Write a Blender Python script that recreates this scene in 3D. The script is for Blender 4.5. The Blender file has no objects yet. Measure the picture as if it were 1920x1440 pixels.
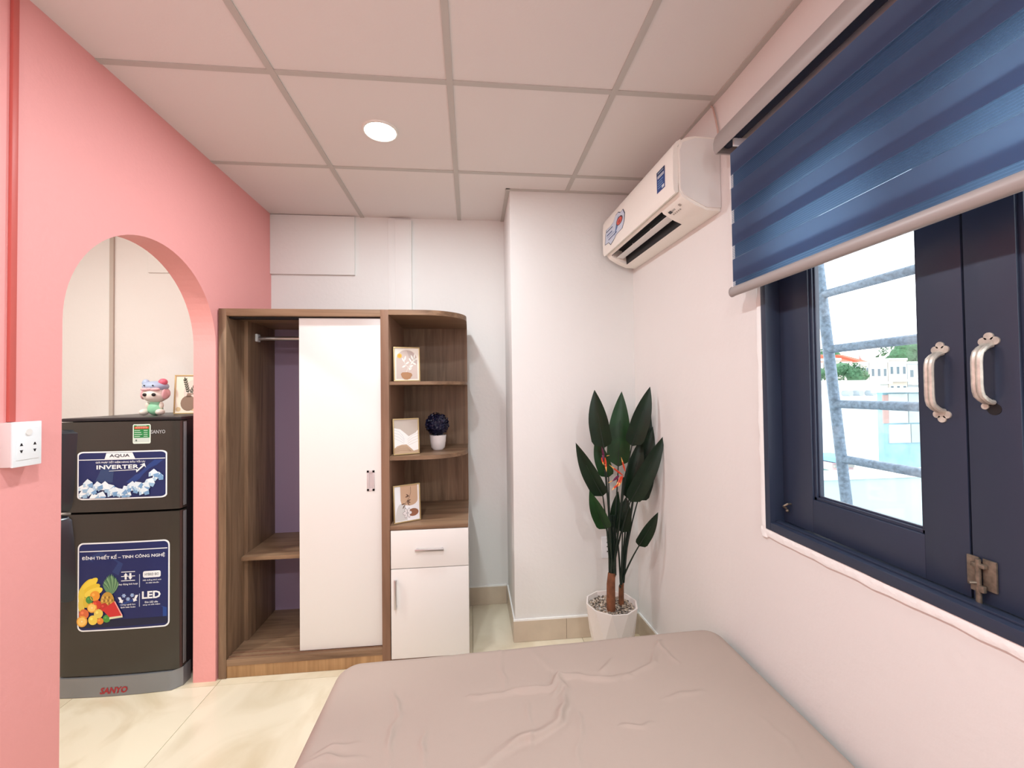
import bpy, bmesh, math, random
from mathutils import Vector, Matrix
from mathutils.geometry import tessellate_polygon
random.seed(7)
S = bpy.context.scene
COL = S.collection
PI = math.pi

# ------------------------------------------------------------------ camera
FPX, YAW, PITCH, ROLL, EYE = 777.55, .0986218, .0185242, -.0124616, 1.36
def cam_axes():
    cy, sy, cp, sp = math.cos(YAW), math.sin(YAW), math.cos(PITCH), math.sin(PITCH)
    F = Vector((sy*cp, cy*cp, sp)); R = Vector((cy, -sy, 0)); U = R.cross(F)
    c, s = math.cos(ROLL), math.sin(ROLL)
    return c*R + s*U, -s*R + c*U, F
CR, CU, CF = cam_axes()
cd = bpy.data.cameras.new('camera'); cam = bpy.data.objects.new('camera', cd); COL.objects.link(cam)
cd.sensor_width = 36; cd.lens = FPX/1920*36; cd.clip_start = .02; cd.clip_end = 500
cam.matrix_world = Matrix(((CR.x, CU.x, -CF.x, 0), (CR.y, CU.y, -CF.y, 0), (CR.z, CU.z, -CF.z, EYE), (0, 0, 0, 1)))
S.camera = cam
E0 = Vector((0, 0, EYE))
def ray(u, v): return CF*FPX + CR*(u-960) - CU*(v-720)
def at_x(u, v, x): d = ray(u, v); return E0 + d*(x/d.x)
def at_y(u, v, y): d = ray(u, v); return E0 + d*(y/d.y)
def at_z(u, v, z): d = ray(u, v); return E0 + d*((z-EYE)/d.z)

# ------------------------------------------------------------------ sky, exposure
w = bpy.data.worlds.new('sky'); S.world = w; w.use_nodes = True
bgn = w.node_tree.nodes['Background']
bgn.inputs[0].default_value = (.92, .97, 1.0, 1); bgn.inputs[1].default_value = 4.5
S.view_settings.view_transform = 'Standard'; S.view_settings.look = 'None'
S.view_settings.gamma = 1; S.view_settings.use_curve_mapping = False
S.view_settings.exposure = 0.0
LAMP_W = 15.5

# ------------------------------------------------------------------ helpers
def lin(c):
    f = lambda x: x/12.92 if x <= .04045 else ((x+.055)/1.055)**2.4
    return tuple(f(x/255) for x in c) + (1,)
MATS = {}
def mat(name, col, rough=.5, metal=0, spec=.5, bump=0, bscale=60, var=0, vscale=3, coat=0):
    if name in MATS: return MATS[name]
    m = bpy.data.materials.new(name); m.use_nodes = True; nt = m.node_tree; b = nt.nodes['Principled BSDF']
    b.inputs['Base Color'].default_value = lin(col); b.inputs['Roughness'].default_value = rough
    b.inputs['Metallic'].default_value = metal; b.inputs['Specular IOR Level'].default_value = spec
    b.inputs['Coat Weight'].default_value = coat
    if var or bump:
        tc = nt.nodes.new('ShaderNodeTexCoord')
    if var:
        n = nt.nodes.new('ShaderNodeTexNoise'); n.inputs['Scale'].default_value = vscale; n.inputs['Detail'].default_value = 4
        nt.links.new(tc.outputs['Object'], n.inputs['Vector'])
        r = nt.nodes.new('ShaderNodeValToRGB')
        r.color_ramp.elements[0].position = .3; r.color_ramp.elements[1].position = .7
        r.color_ramp.elements[0].color = tuple(x*(1-var) for x in lin(col)[:3])+(1,)
        r.color_ramp.elements[1].color = tuple(min(1, x*(1+var)) for x in lin(col)[:3])+(1,)
        nt.links.new(n.outputs['Fac'], r.inputs[0]); nt.links.new(r.outputs[0], b.inputs['Base Color'])
    if bump:
        n = nt.nodes.new('ShaderNodeTexNoise'); n.inputs['Scale'].default_value = bscale; n.inputs['Detail'].default_value = 3
        nt.links.new(tc.outputs['Object'], n.inputs['Vector'])
        bp = nt.nodes.new('ShaderNodeBump'); bp.inputs['Strength'].default_value = bump; bp.inputs['Distance'].default_value = .01
        nt.links.new(n.outputs['Fac'], bp.inputs['Height']); nt.links.new(bp.outputs[0], b.inputs['Normal'])
    MATS[name] = m; return m
def wood(name, c1, c2, axis, rough=.45):
    if name in MATS: return MATS[name]
    m = bpy.data.materials.new(name); m.use_nodes = True; nt = m.node_tree; b = nt.nodes['Principled BSDF']
    b.inputs['Roughness'].default_value = rough; b.inputs['Specular IOR Level'].default_value = .35
    tc = nt.nodes.new('ShaderNodeTexCoord'); mp = nt.nodes.new('ShaderNodeMapping')
    sc = [14, 14, 14]; sc['xyz'.index(axis)] = .9
    mp.inputs['Scale'].default_value = sc; nt.links.new(tc.outputs['Object'], mp.inputs['Vector'])
    n = nt.nodes.new('ShaderNodeTexNoise'); n.inputs['Scale'].default_value = 1.6; n.inputs['Detail'].default_value = 7
    n.inputs['Roughness'].default_value = .62; n.inputs['Distortion'].default_value = .9
    nt.links.new(mp.outputs[0], n.inputs['Vector'])
    r = nt.nodes.new('ShaderNodeValToRGB'); e = r.color_ramp.elements
    e[0].position = .32; e[0].color = lin(c1); e[1].position = .68; e[1].color = lin(c2)
    nt.links.new(n.outputs['Fac'], r.inputs[0]); nt.links.new(r.outputs[0], b.inputs['Base Color'])
    bp = nt.nodes.new('ShaderNodeBump'); bp.inputs['Strength'].default_value = .12; bp.inputs['Distance'].default_value = .002
    nt.links.new(n.outputs['Fac'], bp.inputs['Height']); nt.links.new(bp.outputs[0], b.inputs['Normal'])
    MATS[name] = m; return m
def marble(name, base, vein, rough):
    m = bpy.data.materials.new(name); m.use_nodes = True; nt = m.node_tree; b = nt.nodes['Principled BSDF']
    b.inputs['Roughness'].default_value = rough
    tc = nt.nodes.new('ShaderNodeTexCoord'); oi = nt.nodes.new('ShaderNodeObjectInfo')
    mx = nt.nodes.new('ShaderNodeVectorMath'); mx.operation = 'ADD'
    cb = nt.nodes.new('ShaderNodeCombineXYZ'); mu = nt.nodes.new('ShaderNodeMath'); mu.operation = 'MULTIPLY'; mu.inputs[1].default_value = 37
    nt.links.new(oi.outputs['Random'], mu.inputs[0]); nt.links.new(mu.outputs[0], cb.inputs[0])
    nt.links.new(tc.outputs['Object'], mx.inputs[0]); nt.links.new(cb.outputs[0], mx.inputs[1])
    n = nt.nodes.new('ShaderNodeTexNoise'); n.inputs['Scale'].default_value = 2.2; n.inputs['Detail'].default_value = 8
    n.inputs['Distortion'].default_value = 1.8; nt.links.new(mx.outputs[0], n.inputs['Vector'])
    r = nt.nodes.new('ShaderNodeValToRGB'); e = r.color_ramp.elements
    e[0].position = .30; e[0].color = lin(vein); e[1].position = .55; e[1].color = lin(base)
    nt.links.new(n.outputs['Fac'], r.inputs[0]); nt.links.new(r.outputs[0], b.inputs['Base Color'])
    MATS[name] = m; return m
def glass(name, tint=(1, 1, 1), gl=.06):
    m = bpy.data.materials.new(name); m.use_nodes = True; nt = m.node_tree; nt.nodes.remove(nt.nodes['Principled BSDF'])
    o = nt.nodes['Material Output']; t = nt.nodes.new('ShaderNodeBsdfTransparent'); g = nt.nodes.new('ShaderNodeBsdfGlossy')
    t.inputs[0].default_value = tint+(1,); g.inputs['Roughness'].default_value = .03
    x = nt.nodes.new('ShaderNodeMixShader'); x.inputs[0].default_value = gl
    nt.links.new(t.outputs[0], x.inputs[1]); nt.links.new(g.outputs[0], x.inputs[2]); nt.links.new(x.outputs[0], o.inputs[0])
    MATS[name] = m; return m
def emit(name, col, s):
    m = bpy.data.materials.new(name); m.use_nodes = True; b = m.node_tree.nodes['Principled BSDF']
    b.inputs['Base Color'].default_value = lin(col); b.inputs['Emission Color'].default_value = lin(col); b.inputs['Emission Strength'].default_value = s
    MATS[name] = m; return m
def fabric(name, col, trans, clear, lines=0):
    """blind cloth: diffuse + translucent + open weave"""
    m = bpy.data.materials.new(name); m.use_nodes = True; nt = m.node_tree; nt.nodes.remove(nt.nodes['Principled BSDF'])
    o = nt.nodes['Material Output']
    d = nt.nodes.new('ShaderNodeBsdfDiffuse'); d.inputs[0].default_value = lin(col)
    t = nt.nodes.new('ShaderNodeBsdfTranslucent'); t.inputs[0].default_value = (.50, .62, .76, 1)
    a = nt.nodes.new('ShaderNodeMixShader'); a.inputs[0].default_value = trans
    nt.links.new(d.outputs[0], a.inputs[1]); nt.links.new(t.outputs[0], a.inputs[2]); last = a
    if clear:
        p = nt.nodes.new('ShaderNodeBsdfTransparent'); p.inputs[0].default_value = (.85, .93, 1, 1)
        x = nt.nodes.new('ShaderNodeMixShader')
        tc = nt.nodes.new('ShaderNodeTexCoord'); wv = nt.nodes.new('ShaderNodeTexWave'); wv.bands_direction = 'Z'
        wv.inputs['Scale'].default_value = 55; nt.links.new(tc.outputs['Object'], wv.inputs['Vector'])
        mr = nt.nodes.new('ShaderNodeMapRange'); mr.inputs[3].default_value = clear*.65; mr.inputs[4].default_value = min(1, clear*1.3)
        nt.links.new(wv.outputs['Fac'], mr.inputs[0]); nt.links.new(mr.outputs[0], x.inputs[0])
        nt.links.new(a.outputs[0], x.inputs[1]); nt.links.new(p.outputs[0], x.inputs[2]); last = x
    nt.links.new(last.outputs[0], o.inputs[0]); MATS[name] = m; return m

MW = {}
def link(o, parent):
    COL.objects.link(o)
    if parent: o.parent = parent
    return o
def thing(name, loc, label=None, cat=None, group=None, rz=0, parent=None, kind=None):
    o = bpy.data.objects.new(name, None); o.empty_display_size = .05
    link(o, parent); o.location = loc; o.rotation_euler = (0, 0, rz)
    MW[o] = Matrix.Translation(loc) @ Matrix.Rotation(rz, 4, 'Z')
    return tag(o, label, cat, group, kind)
def tag(o, label=None, cat=None, group=None, kind=None):
    if label: o['label'] = label
    if cat: o['category'] = cat
    if group: o['group'] = group
    if kind: o['kind'] = kind
    return o
def obj(name, bm, mats, parent=None, world=True, smooth=False, label=None):
    """bmesh -> object.  world=True: the coordinates are world ones"""
    P = MW.get(parent, Matrix.Identity(4)) if parent else Matrix.Identity(4)
    if world and parent: bmesh.ops.transform(bm, matrix=P.inverted(), verts=bm.verts)
    bmesh.ops.recalc_face_normals(bm, faces=bm.faces) if len(bm.faces) < 30000 else None
    me = bpy.data.meshes.new(name); bm.to_mesh(me); bm.free()
    for m in (mats if isinstance(mats, (list, tuple)) else [mats]): me.materials.append(m)
    if smooth:
        for p in me.polygons: p.use_smooth = True
        try: me.set_sharp_from_angle(angle=math.radians(40))
        except Exception: pass
    o = bpy.data.objects.new(name, me); link(o, parent); MW[o] = P
    if label: o['label'] = label
    return o
def nb(): return bmesh.new()
def box(bm, a, b, bev=0, mi=0):
    lo = [min(a[i], b[i]) for i in range(3)]; hi = [max(a[i], b[i]) for i in range(3)]
    t = bmesh.new(); bmesh.ops.create_cube(t, size=1)
    for v in t.verts: v.co = Vector([(lo[i]+hi[i])/2 + v.co[i]*(hi[i]-lo[i]) for i in range(3)])
    if bev: bmesh.ops.bevel(t, geom=list(t.edges), offset=min(bev, min(hi[i]-lo[i] for i in range(3))*.45), segments=2, affect='EDGES', profile=.6)
    return merge(bm, t, mi)
def merge(bm, t, mi=0, M=None):
    mp = {}
    for v in t.verts: mp[v] = bm.verts.new(M @ v.co if M else v.co)
    for f in t.faces:
        try:
            g = bm.faces.new([mp[v] for v in f.verts]); g.material_index = mi if mi else f.material_index
        except ValueError: pass
    t.free(); return bm
def prism(bm, poly, ax, a, b, mi=0):
    """extrude 2-D polygon along axis ax ('x','y','z') from a to b; poly in remaining axes order"""
    def P(p, t): return {'x': (t, p[0], p[1]), 'y': (p[0], t, p[1]), 'z': (p[0], p[1], t)}[ax]
    A = [bm.verts.new(P(p, a)) for p in poly]; B = [bm.verts.new(P(p, b)) for p in poly]
    n = len(poly); fs = []
    for i in range(n): fs.append(bm.faces.new((A[i], A[(i+1) % n], B[(i+1) % n], B[i])))
    for ring in (A, B):
        for t in tessellate_polygon([[Vector((p[0], p[1], 0)) for p in poly]]): fs.append(bm.faces.new([ring[i] for i in t]))
    for f in fs: f.material_index = mi
    return bm
def tube(bm, pts, r, n=10, mi=0, cap=True):
    pts = [Vector(p) for p in pts]; rs = r if isinstance(r, (list, tuple)) else [r]*len(pts); rings = []
    t0 = (pts[1]-pts[0]).normalized(); up = Vector((0, 0, 1)) if abs(t0.z) < .9 else Vector((1, 0, 0)); nrm = t0.cross(up).normalized()
    for i, p in enumerate(pts):
        t = ((pts[min(i+1, len(pts)-1)]-pts[max(i-1, 0)])).normalized()
        nrm = (nrm - t*nrm.dot(t)).normalized(); bn = t.cross(nrm)
        rings.append([bm.verts.new(p + (nrm*math.cos(2*PI*k/n) + bn*math.sin(2*PI*k/n))*rs[i]) for k in range(n)])
    for i in range(len(rings)-1):
        for k in range(n):
            f = bm.faces.new((rings[i][k], rings[i][(k+1) % n], rings[i+1][(k+1) % n], rings[i+1][k])); f.material_index = mi
    if cap:
        for q in (rings[0], rings[-1]): f = bm.faces.new(q); f.material_index = mi
    return bm
def lathe(bm, prof, c, n=24, mi=0, phase=0):
    rings = []
    for r, z in prof:
        rings.append([bm.verts.new((c[0]+r*math.cos(phase+2*PI*k/n), c[1]+r*math.sin(phase+2*PI*k/n), c[2]+z)) for k in range(n)])
    for i in range(len(rings)-1):
        for k in range(n):
            f = bm.faces.new((rings[i][k], rings[i][(k+1) % n], rings[i+1][(k+1) % n], rings[i+1][k])); f.material_index = mi
    for q in (rings[0], rings[-1]):
        if (q[0].co-q[1].co).length > 1e-5: f = bm.faces.new(q); f.material_index = mi
    bmesh.ops.remove_doubles(bm, verts=bm.verts, dist=1e-6)
    return bm
def ball(bm, c, s, mi=0, sub=3, M=None):
    t = bmesh.new(); bmesh.ops.create_icosphere(t, subdivisions=sub, radius=1)
    R = M or Matrix.Identity(4)
    T = Matrix.Translation(c) @ R @ Matrix.Diagonal((s[0], s[1], s[2], 1))
    return merge(bm, t, mi, T)
def one(name, a, b, m, parent=None, bev=0, **k):
    return obj(name, box(nb(), a, b, bev), m, parent, smooth=bool(bev), **k)
def struct(o): o['kind'] = 'structure'; return o

# ---------------- flat print (lettering, pictures) as thin coloured layers
def ink(c): return mat('ink_%02x%02x%02x' % tuple(c), c, .45)
TXT = {}
def text_geo(s, off=0, sh=0, sp=1):
    k = (s, off, sh, sp)
    if k in TXT: return TXT[k]
    cu = bpy.data.curves.new('t', 'FONT'); cu.body = s; cu.offset = off; cu.shear = sh; cu.space_character = sp; cu.resolution_u = 2; cu.fill_mode = 'BOTH'
    o = bpy.data.objects.new('t', cu); me = o.to_mesh()
    vs = [(v.co.x, v.co.y) for v in me.vertices]; fs = [tuple(p.vertices) for p in me.polygons]
    o.to_mesh_clear(); bpy.data.objects.remove(o); bpy.data.curves.remove(cu)
    TXT[k] = (vs, fs); return TXT[k]
class Print:
    def __init__(self, fn): self.fn = fn; self.V = []; self.F = []; self.I = []; self.m = []
    def mi(self, c):
        c = tuple(c)
        if c not in self.m: self.m.append(c)
        return self.m.index(c)
    def poly(self, pts, c, layer=1):
        b = len(self.V); self.V += [self.fn(p[0], p[1], layer) for p in pts]
        for t in tessellate_polygon([[Vector((p[0], p[1], 0)) for p in pts]]): self.F.append([b+i for i in t]); self.I.append(self.mi(c))
    def rect(self, x0, y0, x1, y1, c, layer=1, n=8):
        for i in range(n):
            a, b = x0+(x1-x0)*i/n, x0+(x1-x0)*(i+1)/n
            k = len(self.V); self.V += [self.fn(*p, layer) for p in ((a, y0), (b, y0), (b, y1), (a, y1))]
            self.F.append([k, k+1, k+2, k+3]); self.I.append(self.mi(c))
    def rrect(self, x0, y0, x1, y1, r, c, layer=1, n=10):
        xs = sorted(set([x0 + r*(1-math.cos(PI/2*i/5)) for i in range(6)] + [x1 - r*(1-math.cos(PI/2*i/5)) for i in range(6)] + [x0+r+(x1-x0-2*r)*i/n for i in range(n+1)]))
        def ins(x):
            d = max(0, x0+r-x, x-(x1-r)); return r - math.sqrt(max(0, r*r-d*d))
        for a, b in zip(xs, xs[1:]):
            k = len(self.V); self.V += [self.fn(*p, layer) for p in ((a, y0+ins(a)), (b, y0+ins(b)), (b, y1-ins(b)), (a, y1-ins(a)))]
            self.F.append([k, k+1, k+2, k+3]); self.I.append(self.mi(c))
    def disc(self, x, y, rx, ry, c, layer=1, n=18, rot=0, a0=0, a1=2*PI):
        pts = []
        for i in range(n):
            a = a0+(a1-a0)*i/(n if abs(a1-a0-2*PI) < 1e-6 else n-1); p, q = rx*math.cos(a), ry*math.sin(a)
            pts.append((x+p*math.cos(rot)-q*math.sin(rot), y+p*math.sin(rot)+q*math.cos(rot)))
        self.poly(pts, c, layer)
    def line(self, pts, wd, c, layer=1):
        for (x0, y0), (x1, y1) in zip(pts, pts[1:]):
            L = math.hypot(x1-x0, y1-y0) or 1; nx, ny = -(y1-y0)/L*wd/2, (x1-x0)/L*wd/2
            self.poly([(x0+nx, y0+ny), (x1+nx, y1+ny), (x1-nx, y1-ny), (x0-nx, y0-ny)], c, layer)
    def leaf(self, x, y, L, wd, ang, c, layer=1):
        pts = []
        for t in (0, .25, .5, .75, 1): pts.append((t*L, wd/2*math.sin(PI*t)**.8 if 0 < t < 1 else 0))
        for t in (.75, .5, .25): pts.append((t*L, -wd/2*math.sin(PI*t)**.8))
        self.poly([(x+a*math.cos(ang)-b*math.sin(ang), y+a*math.sin(ang)+b*math.cos(ang)) for a, b in pts], c, layer)
    def text(self, s, x, y, wd, h, c, layer=2, off=.01, sh=0, sp=1, centre=False):
        vs, fs = text_geo(s, off, sh, sp)
        X0, X1 = min(v[0] for v in vs), max(v[0] for v in vs); Y0, Y1 = min(v[1] for v in vs), max(v[1] for v in vs)
        if centre: x -= wd/2
        b = len(self.V); self.V += [self.fn(x+(v[0]-X0)/(X1-X0)*wd, y+(v[1]-Y0)/(Y1-Y0)*h, layer) for v in vs]
        for f in fs: self.F.append([b+i for i in f]); self.I.append(self.mi(c))
    def build(self, name, parent, label=None):
        P = MW.get(parent, Matrix.Identity(4)).inverted()
        me = bpy.data.meshes.new(name); me.from_pydata([P @ Vector(v) for v in self.V], [], self.F)
        for c in self.m: me.materials.append(ink(c))
        for i, p in enumerate(me.polygons): p.material_index = self.I[i]
        o = bpy.data.objects.new(name, me); link(o, parent); MW[o] = MW.get(parent, Matrix.Identity(4))
        if label: o['label'] = label
        return o

# ------------------------------------------------------------------ materials
M_white = mat('white_wall_paint', (236, 235, 232), .75, bump=.08, bscale=45, var=.012, vscale=1.5)
M_wallr = mat('pinkish_white_wall_paint', (233, 229, 225), .75, bump=.08, bscale=45, var=.012, vscale=1.5)
M_pink = mat('pink_wall_paint', (239, 164, 161), .62, bump=.10, bscale=60, var=.015, vscale=1.2)
M_panel = mat('ceiling_panel_vinyl', (232, 226, 223), .7, bump=.05, bscale=120)
M_tee = mat('ceiling_grid_grey', (196, 192, 186), .55)
M_tile = marble('cream_marble_tile', (236, 226, 202), (216, 202, 172), .16)
M_grout = mat('tile_grout', (190, 178, 150), .8)
M_skirt = mat('beige_skirting_tile', (206, 189, 168), .3, var=.06, vscale=9)
M_caulk = mat('white_caulk', (250, 250, 247), .6, bump=.3, bscale=40)
M_navy = mat('navy_window_paint', (46, 55, 75), .38, bump=.04, bscale=30)
M_glass = glass('window_glass')
M_woodv = wood('oak_laminate_upright', (104, 79, 60), (150, 120, 95), 'z')
M_woodx = wood('oak_laminate_level', (108, 82, 62), (156, 125, 98), 'x')
M_edge = wood('oak_edge_band', (124, 92, 72), (144, 110, 88), 'z', .5)
M_laq = mat('white_laminate_door', (238, 234, 230), .3)
M_backshade = mat('shade_tinted_backboard', (150, 128, 152), .6)  # whitish board; its shade is put into this lavender base colour
M_alu = mat('brushed_aluminium', (205, 203, 205), .3, metal=.9)
M_dark = mat('black_gap', (12, 12, 14), .6)
M_frid = mat('dark_graphite_steel', (76, 74, 70), .23, metal=.7, spec=.6)
M_fside = mat('dark_fridge_side', (40, 34, 38), .35, metal=.2)
M_fsil = mat('silver_fridge_plastic', (140, 142, 146), .35, metal=.4)
M_fblk = mat('black_fridge_handle', (58, 64, 72), .25, metal=.5)
M_acw = mat('cream_aircon_plastic', (246, 241, 232), .4)
M_acg = mat('aircon_side_plastic', (232, 229, 225), .45)
M_blk = mat('matt_black', (14, 14, 18), .5)
M_plug = mat('white_socket_plastic', (238, 242, 244), .35)
M_sheet = mat('taupe_bed_sheet', (172, 155, 144), .85, bump=.05, bscale=350)
M_gold = mat('pale_gold_frame', (192, 168, 122), .35, metal=.5)

# ------------------------------------------------------------------ room shell
XL, XR, YB, ZC = -1.225, .960, 2.690, 2.475
XC, YCOL, XCOL = -2.60, 2.270, .225
YR = -1.90
TH = .10
# floor and its tiles
fl = struct(one('floor', (XC-.1, YR-.1, -.12), (XR+.14, YB+.1, -.006), M_grout))
TX0, TY0, TS = -1.205, 2.098, .60
tile_me = None
gx = [TX0 + TS*k for k in range(-3, 5)]; gy = [TY0 + TS*k for k in range(-7, 2)]
shared = {}
for i in range(len(gx)-1):
    for j in range(len(gy)-1):
        x0, x1 = max(gx[i], XC), min(gx[i+1], XR); y0, y1 = max(gy[j], YR), min(gy[j+1], YB)
        if x1-x0 < .02 or y1-y0 < .02: continue
        k = (round(x1-x0, 3), round(y1-y0, 3)); cx, cy = (x0+x1)/2, (y0+y1)/2
        if k not in shared:
            o = obj('floor_tile', box(nb(), (-k[0]/2+.001, -k[1]/2+.001, -.008), (k[0]/2-.001, k[1]/2-.001, 0), .0008), M_tile, fl, world=False)
            shared[k] = o.data
        else:
            o = bpy.data.objects.new('floor_tile', shared[k]); link(o, fl)
        o.location = (cx, cy, 0)
# back wall
struct(one('wall_back', (XC-.1, YB, 0), (XR+.14, YB+.12, 2.6), M_white))
# pier in the far right corner
struct(one('wall_pier', (XCOL, YCOL, 0), (XR+.02, YB, ZC+.02), M_white, bev=.004))
struct(one('wall_rear', (XC-.1, YR-.12, 0), (XR+.14, YR, 2.6), M_white))
struct(one('wall_corridor', (XC-.1, YR, 0), (XC, YB, 2.6), M_white))
# pink partition with round arch
AY0, AY1 = 1.375, 2.130; AC, AR = (AY0+AY1)/2, (AY1-AY0)/2; AZ = 1.970-AR
arch = [(AC-AR*math.cos(PI*i/40), AZ+AR*math.sin(PI*i/40)) for i in range(41)]
outl = [(YR, 0), (AY0, 0)] + arch + [(AY1, 0), (YB, 0), (YB, ZC+.02), (YR, ZC+.02)]
bm = prism(nb(), outl, 'x', XL-TH, XL)
wl = struct(obj('wall_left', bm, M_pink))
# right wall with window opening, slightly bent beyond the window
WY0, WY1, WZ0, WZ1 = .22, 1.272, .905, 2.10
BX, BY = .925, YCOL
bm = nb()
for lo, hi in (((XR, YR, 0), (1.12, WY0, 2.6)), ((XR, WY0, 0), (1.12, WY1, WZ0)), ((XR, WY0, WZ1), (1.12, WY1, 2.6))): box(bm, lo, hi)
prism(bm, [(XR, WY1), (XR, 1.45), (BX, BY+.01), (1.12, BY+.01), (1.12, WY1)], 'z', 0, 2.6)
struct(obj('wall_right', bm, M_wallr))
# skirting
def skirt(name, segs, nrm, cuts):
    """segs: start,end (xy) ; nrm: outward xy ; cuts: lengths of the tiles"""
    a, b = Vector(segs[0]), Vector(segs[1]); d = (b-a).normalized(); L = (b-a).length; n = Vector(nrm).normalized()
    root = thing(name, (a.x, a.y, 0)); struct(root)
    t = 0
    for c in cuts + [L]:
        c = min(c, L)
        if c-t < .004: continue
        p, q = a+d*(t+.001), a+d*(c-.001)
        obj('skirting_tile', prism(nb(), [p, q, q+n*.009, p+n*.009], 'z', .001, .112), M_skirt, root); t = c
    obj('caulk_line', prism(nb(), [a, b, b+n*.007, a+n*.007], 'z', .112, .121), M_caulk, root)
    return root
skirt('baseboard_pier', ((XCOL-.009, YCOL), (BX-.004, YCOL)), (0, -1), [.292])
skirt('baseboard_pier_side', ((XCOL, YB-.010), (XCOL, YCOL)), (-1, 0), [.3])
skirt('baseboard_back', ((XL, YB), (XCOL-.01, YB)), (0, -1), [.3, .9])
skirt('baseboard_right', ((BX-.001, YCOL-.010), (XR, 1.45)), (-1, -.043), [.45])
# ceiling: slab, panels, grid
cl = struct(one('ceiling', (XC-.1, YR-.1, ZC+.03), (XR+.14, YB+.1, ZC+.12), M_panel))
TXs = [-.675 + .61*k for k in range(-4, 4)]; TYs = [1.488 + .61*k for k in range(-6, 3)]
def zone(x0, x1, xs):
    e = [x0] + [x for x in xs if x0+.03 < x < x1-.03] + [x1]; return list(zip(e, e[1:]))
pshare = {}
for zx in ((XL, XR), (XC, XL-TH)):
    for (x0, x1) in zone(zx[0], zx[1], TXs):
        for (y0, y1) in zone(YR, YB, TYs):
            if y1 > 2.5 and zx[1] == XR and x1 > XCOL:
                if x0 < XCOL:
                    obj('ceiling_panel', prism(nb(), [(x0, y0), (x1, y0), (x1, YCOL-.002), (XCOL-.002, YCOL-.002), (XCOL-.002, y1), (x0, y1)], 'z', ZC+.004, ZC+.014), M_panel, cl); continue
                y1 = YCOL-.002
            k = (round(x1-x0, 3), round(y1-y0, 3))
            if k not in pshare:
                o = obj('ceiling_panel', box(nb(), (-k[0]/2, -k[1]/2, 0), (k[0]/2, k[1]/2, .01)), M_panel, cl, world=False); pshare[k] = o.data
            else: o = bpy.data.objects.new('ceiling_panel', pshare[k]); link(o, cl)
            o.location = ((x0+x1)/2, (y0+y1)/2, ZC+.004)
hw = .0115
for zx in ((XL, XR), (XC, XL-TH)):
    for x in TXs:
        if zx[0]+.03 < x < zx[1]-.03:
            one('grid_tee', (x-hw, YR, ZC), (x+hw, YCOL-.002 if x > XCOL else YB, ZC+.012), M_tee, cl)
    for y in TYs:
        if YR+.03 < y < YB-.03:
            one('cross_tee', (zx[0], y-hw, ZC+.0006), (zx[1], y+hw, ZC+.012), M_tee, cl)
one('wall_angle', (XR-.022, YR, ZC-.001), (XR, YCOL-.002, ZC+.01), M_tee, cl)
one('wall_angle', (XCOL-.022, YCOL-.018, ZC-.001), (XCOL, YB, ZC+.01), M_tee, cl)
one('wall_angle', (XCOL-.022, YCOL-.018, ZC-.0015), (XR-.022, YCOL, ZC+.01), M_tee, cl)
# boards and ducts on the back wall
struct(one('trim_1', (-1.925, YB-.012, 2.103), (XL-TH, YB, ZC), M_white, bev=.002))
struct(one('trim_2', (XL, YB-.016, 2.105), (-.719, YB, ZC), M_white, bev=.002))
struct(one('trim_3', (-.514, YB-.012, .12), (-.470, YB, ZC-.002), M_white, bev=.002))
struct(one('trim_4', (-.470, YB-.022, .12), (-.367, YB, ZC-.012), M_white, bev=.003))
struct(one('trim_5', (-2.135, YB-.012, 0), (-2.113, YB, ZC), mat('grey_cable_duct', (196, 186, 176), .6), bev=.002))

# ------------------------------------------------------------------ downlights
M_led = emit('led_diffuser', (255, 252, 240), 14); M_ring = mat('downlight_ring', (240, 238, 232), .4)
def downlight(x, y, label, w=1.0, col=(.87, .955, 1)):
    t = thing('downlight', (x, y, ZC+.003), label, 'ceiling light', 'round recessed downlights')
    obj('trim_ring', lathe(nb(), [(.060, .001), (.066, -.006), (.073, -.005), (.075, .001)], (x, y, ZC+.003), 36), M_ring, t, smooth=True)
    obj('diffuser', lathe(nb(), [(.0001, -.004), (.060, -.004), (.060, .001), (.0001, .001)], (x, y, ZC+.003), 32), M_led, t)
    L = bpy.data.lights.new('lamp', 'AREA'); L.shape = 'DISK'; L.size = .12; L.energy = LAMP_W*w; L.color = col
    o = bpy.data.objects.new('lamp', L); link(o, t); o.location = (0, 0, -.009); MW[o] = MW[t]
downlight(-.373, 1.793, 'lit round downlight in the ceiling panel before the wardrobe', .75)
downlight(-.373, .573, 'unseen round downlight added for fill above the left half of the bed', 1.1)  # added fill lamp, out of view overhead
downlight(-.373, -.95, 'unseen round downlight added for fill behind the bed', 1.5)  # added lamp behind the camera, strong frontal fill
downlight(.545, -.95, 'unseen round downlight added for fill behind the bed, by the window wall', 1.2)  # added second rear lamp, makes the frontal fill more even
downlight(-1.93, 1.45, 'unseen round downlight added to light the corridor behind the pink wall', 1.25, (.96, 1, .93))  # added lamp, out of view, brightens the wall behind the arch
downlight(-1.93, -.35, 'unseen round downlight added for fill at the far end of the corridor', 1.1, (.96, 1, .93))  # added unseen lamp, more fill for the corridor

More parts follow.
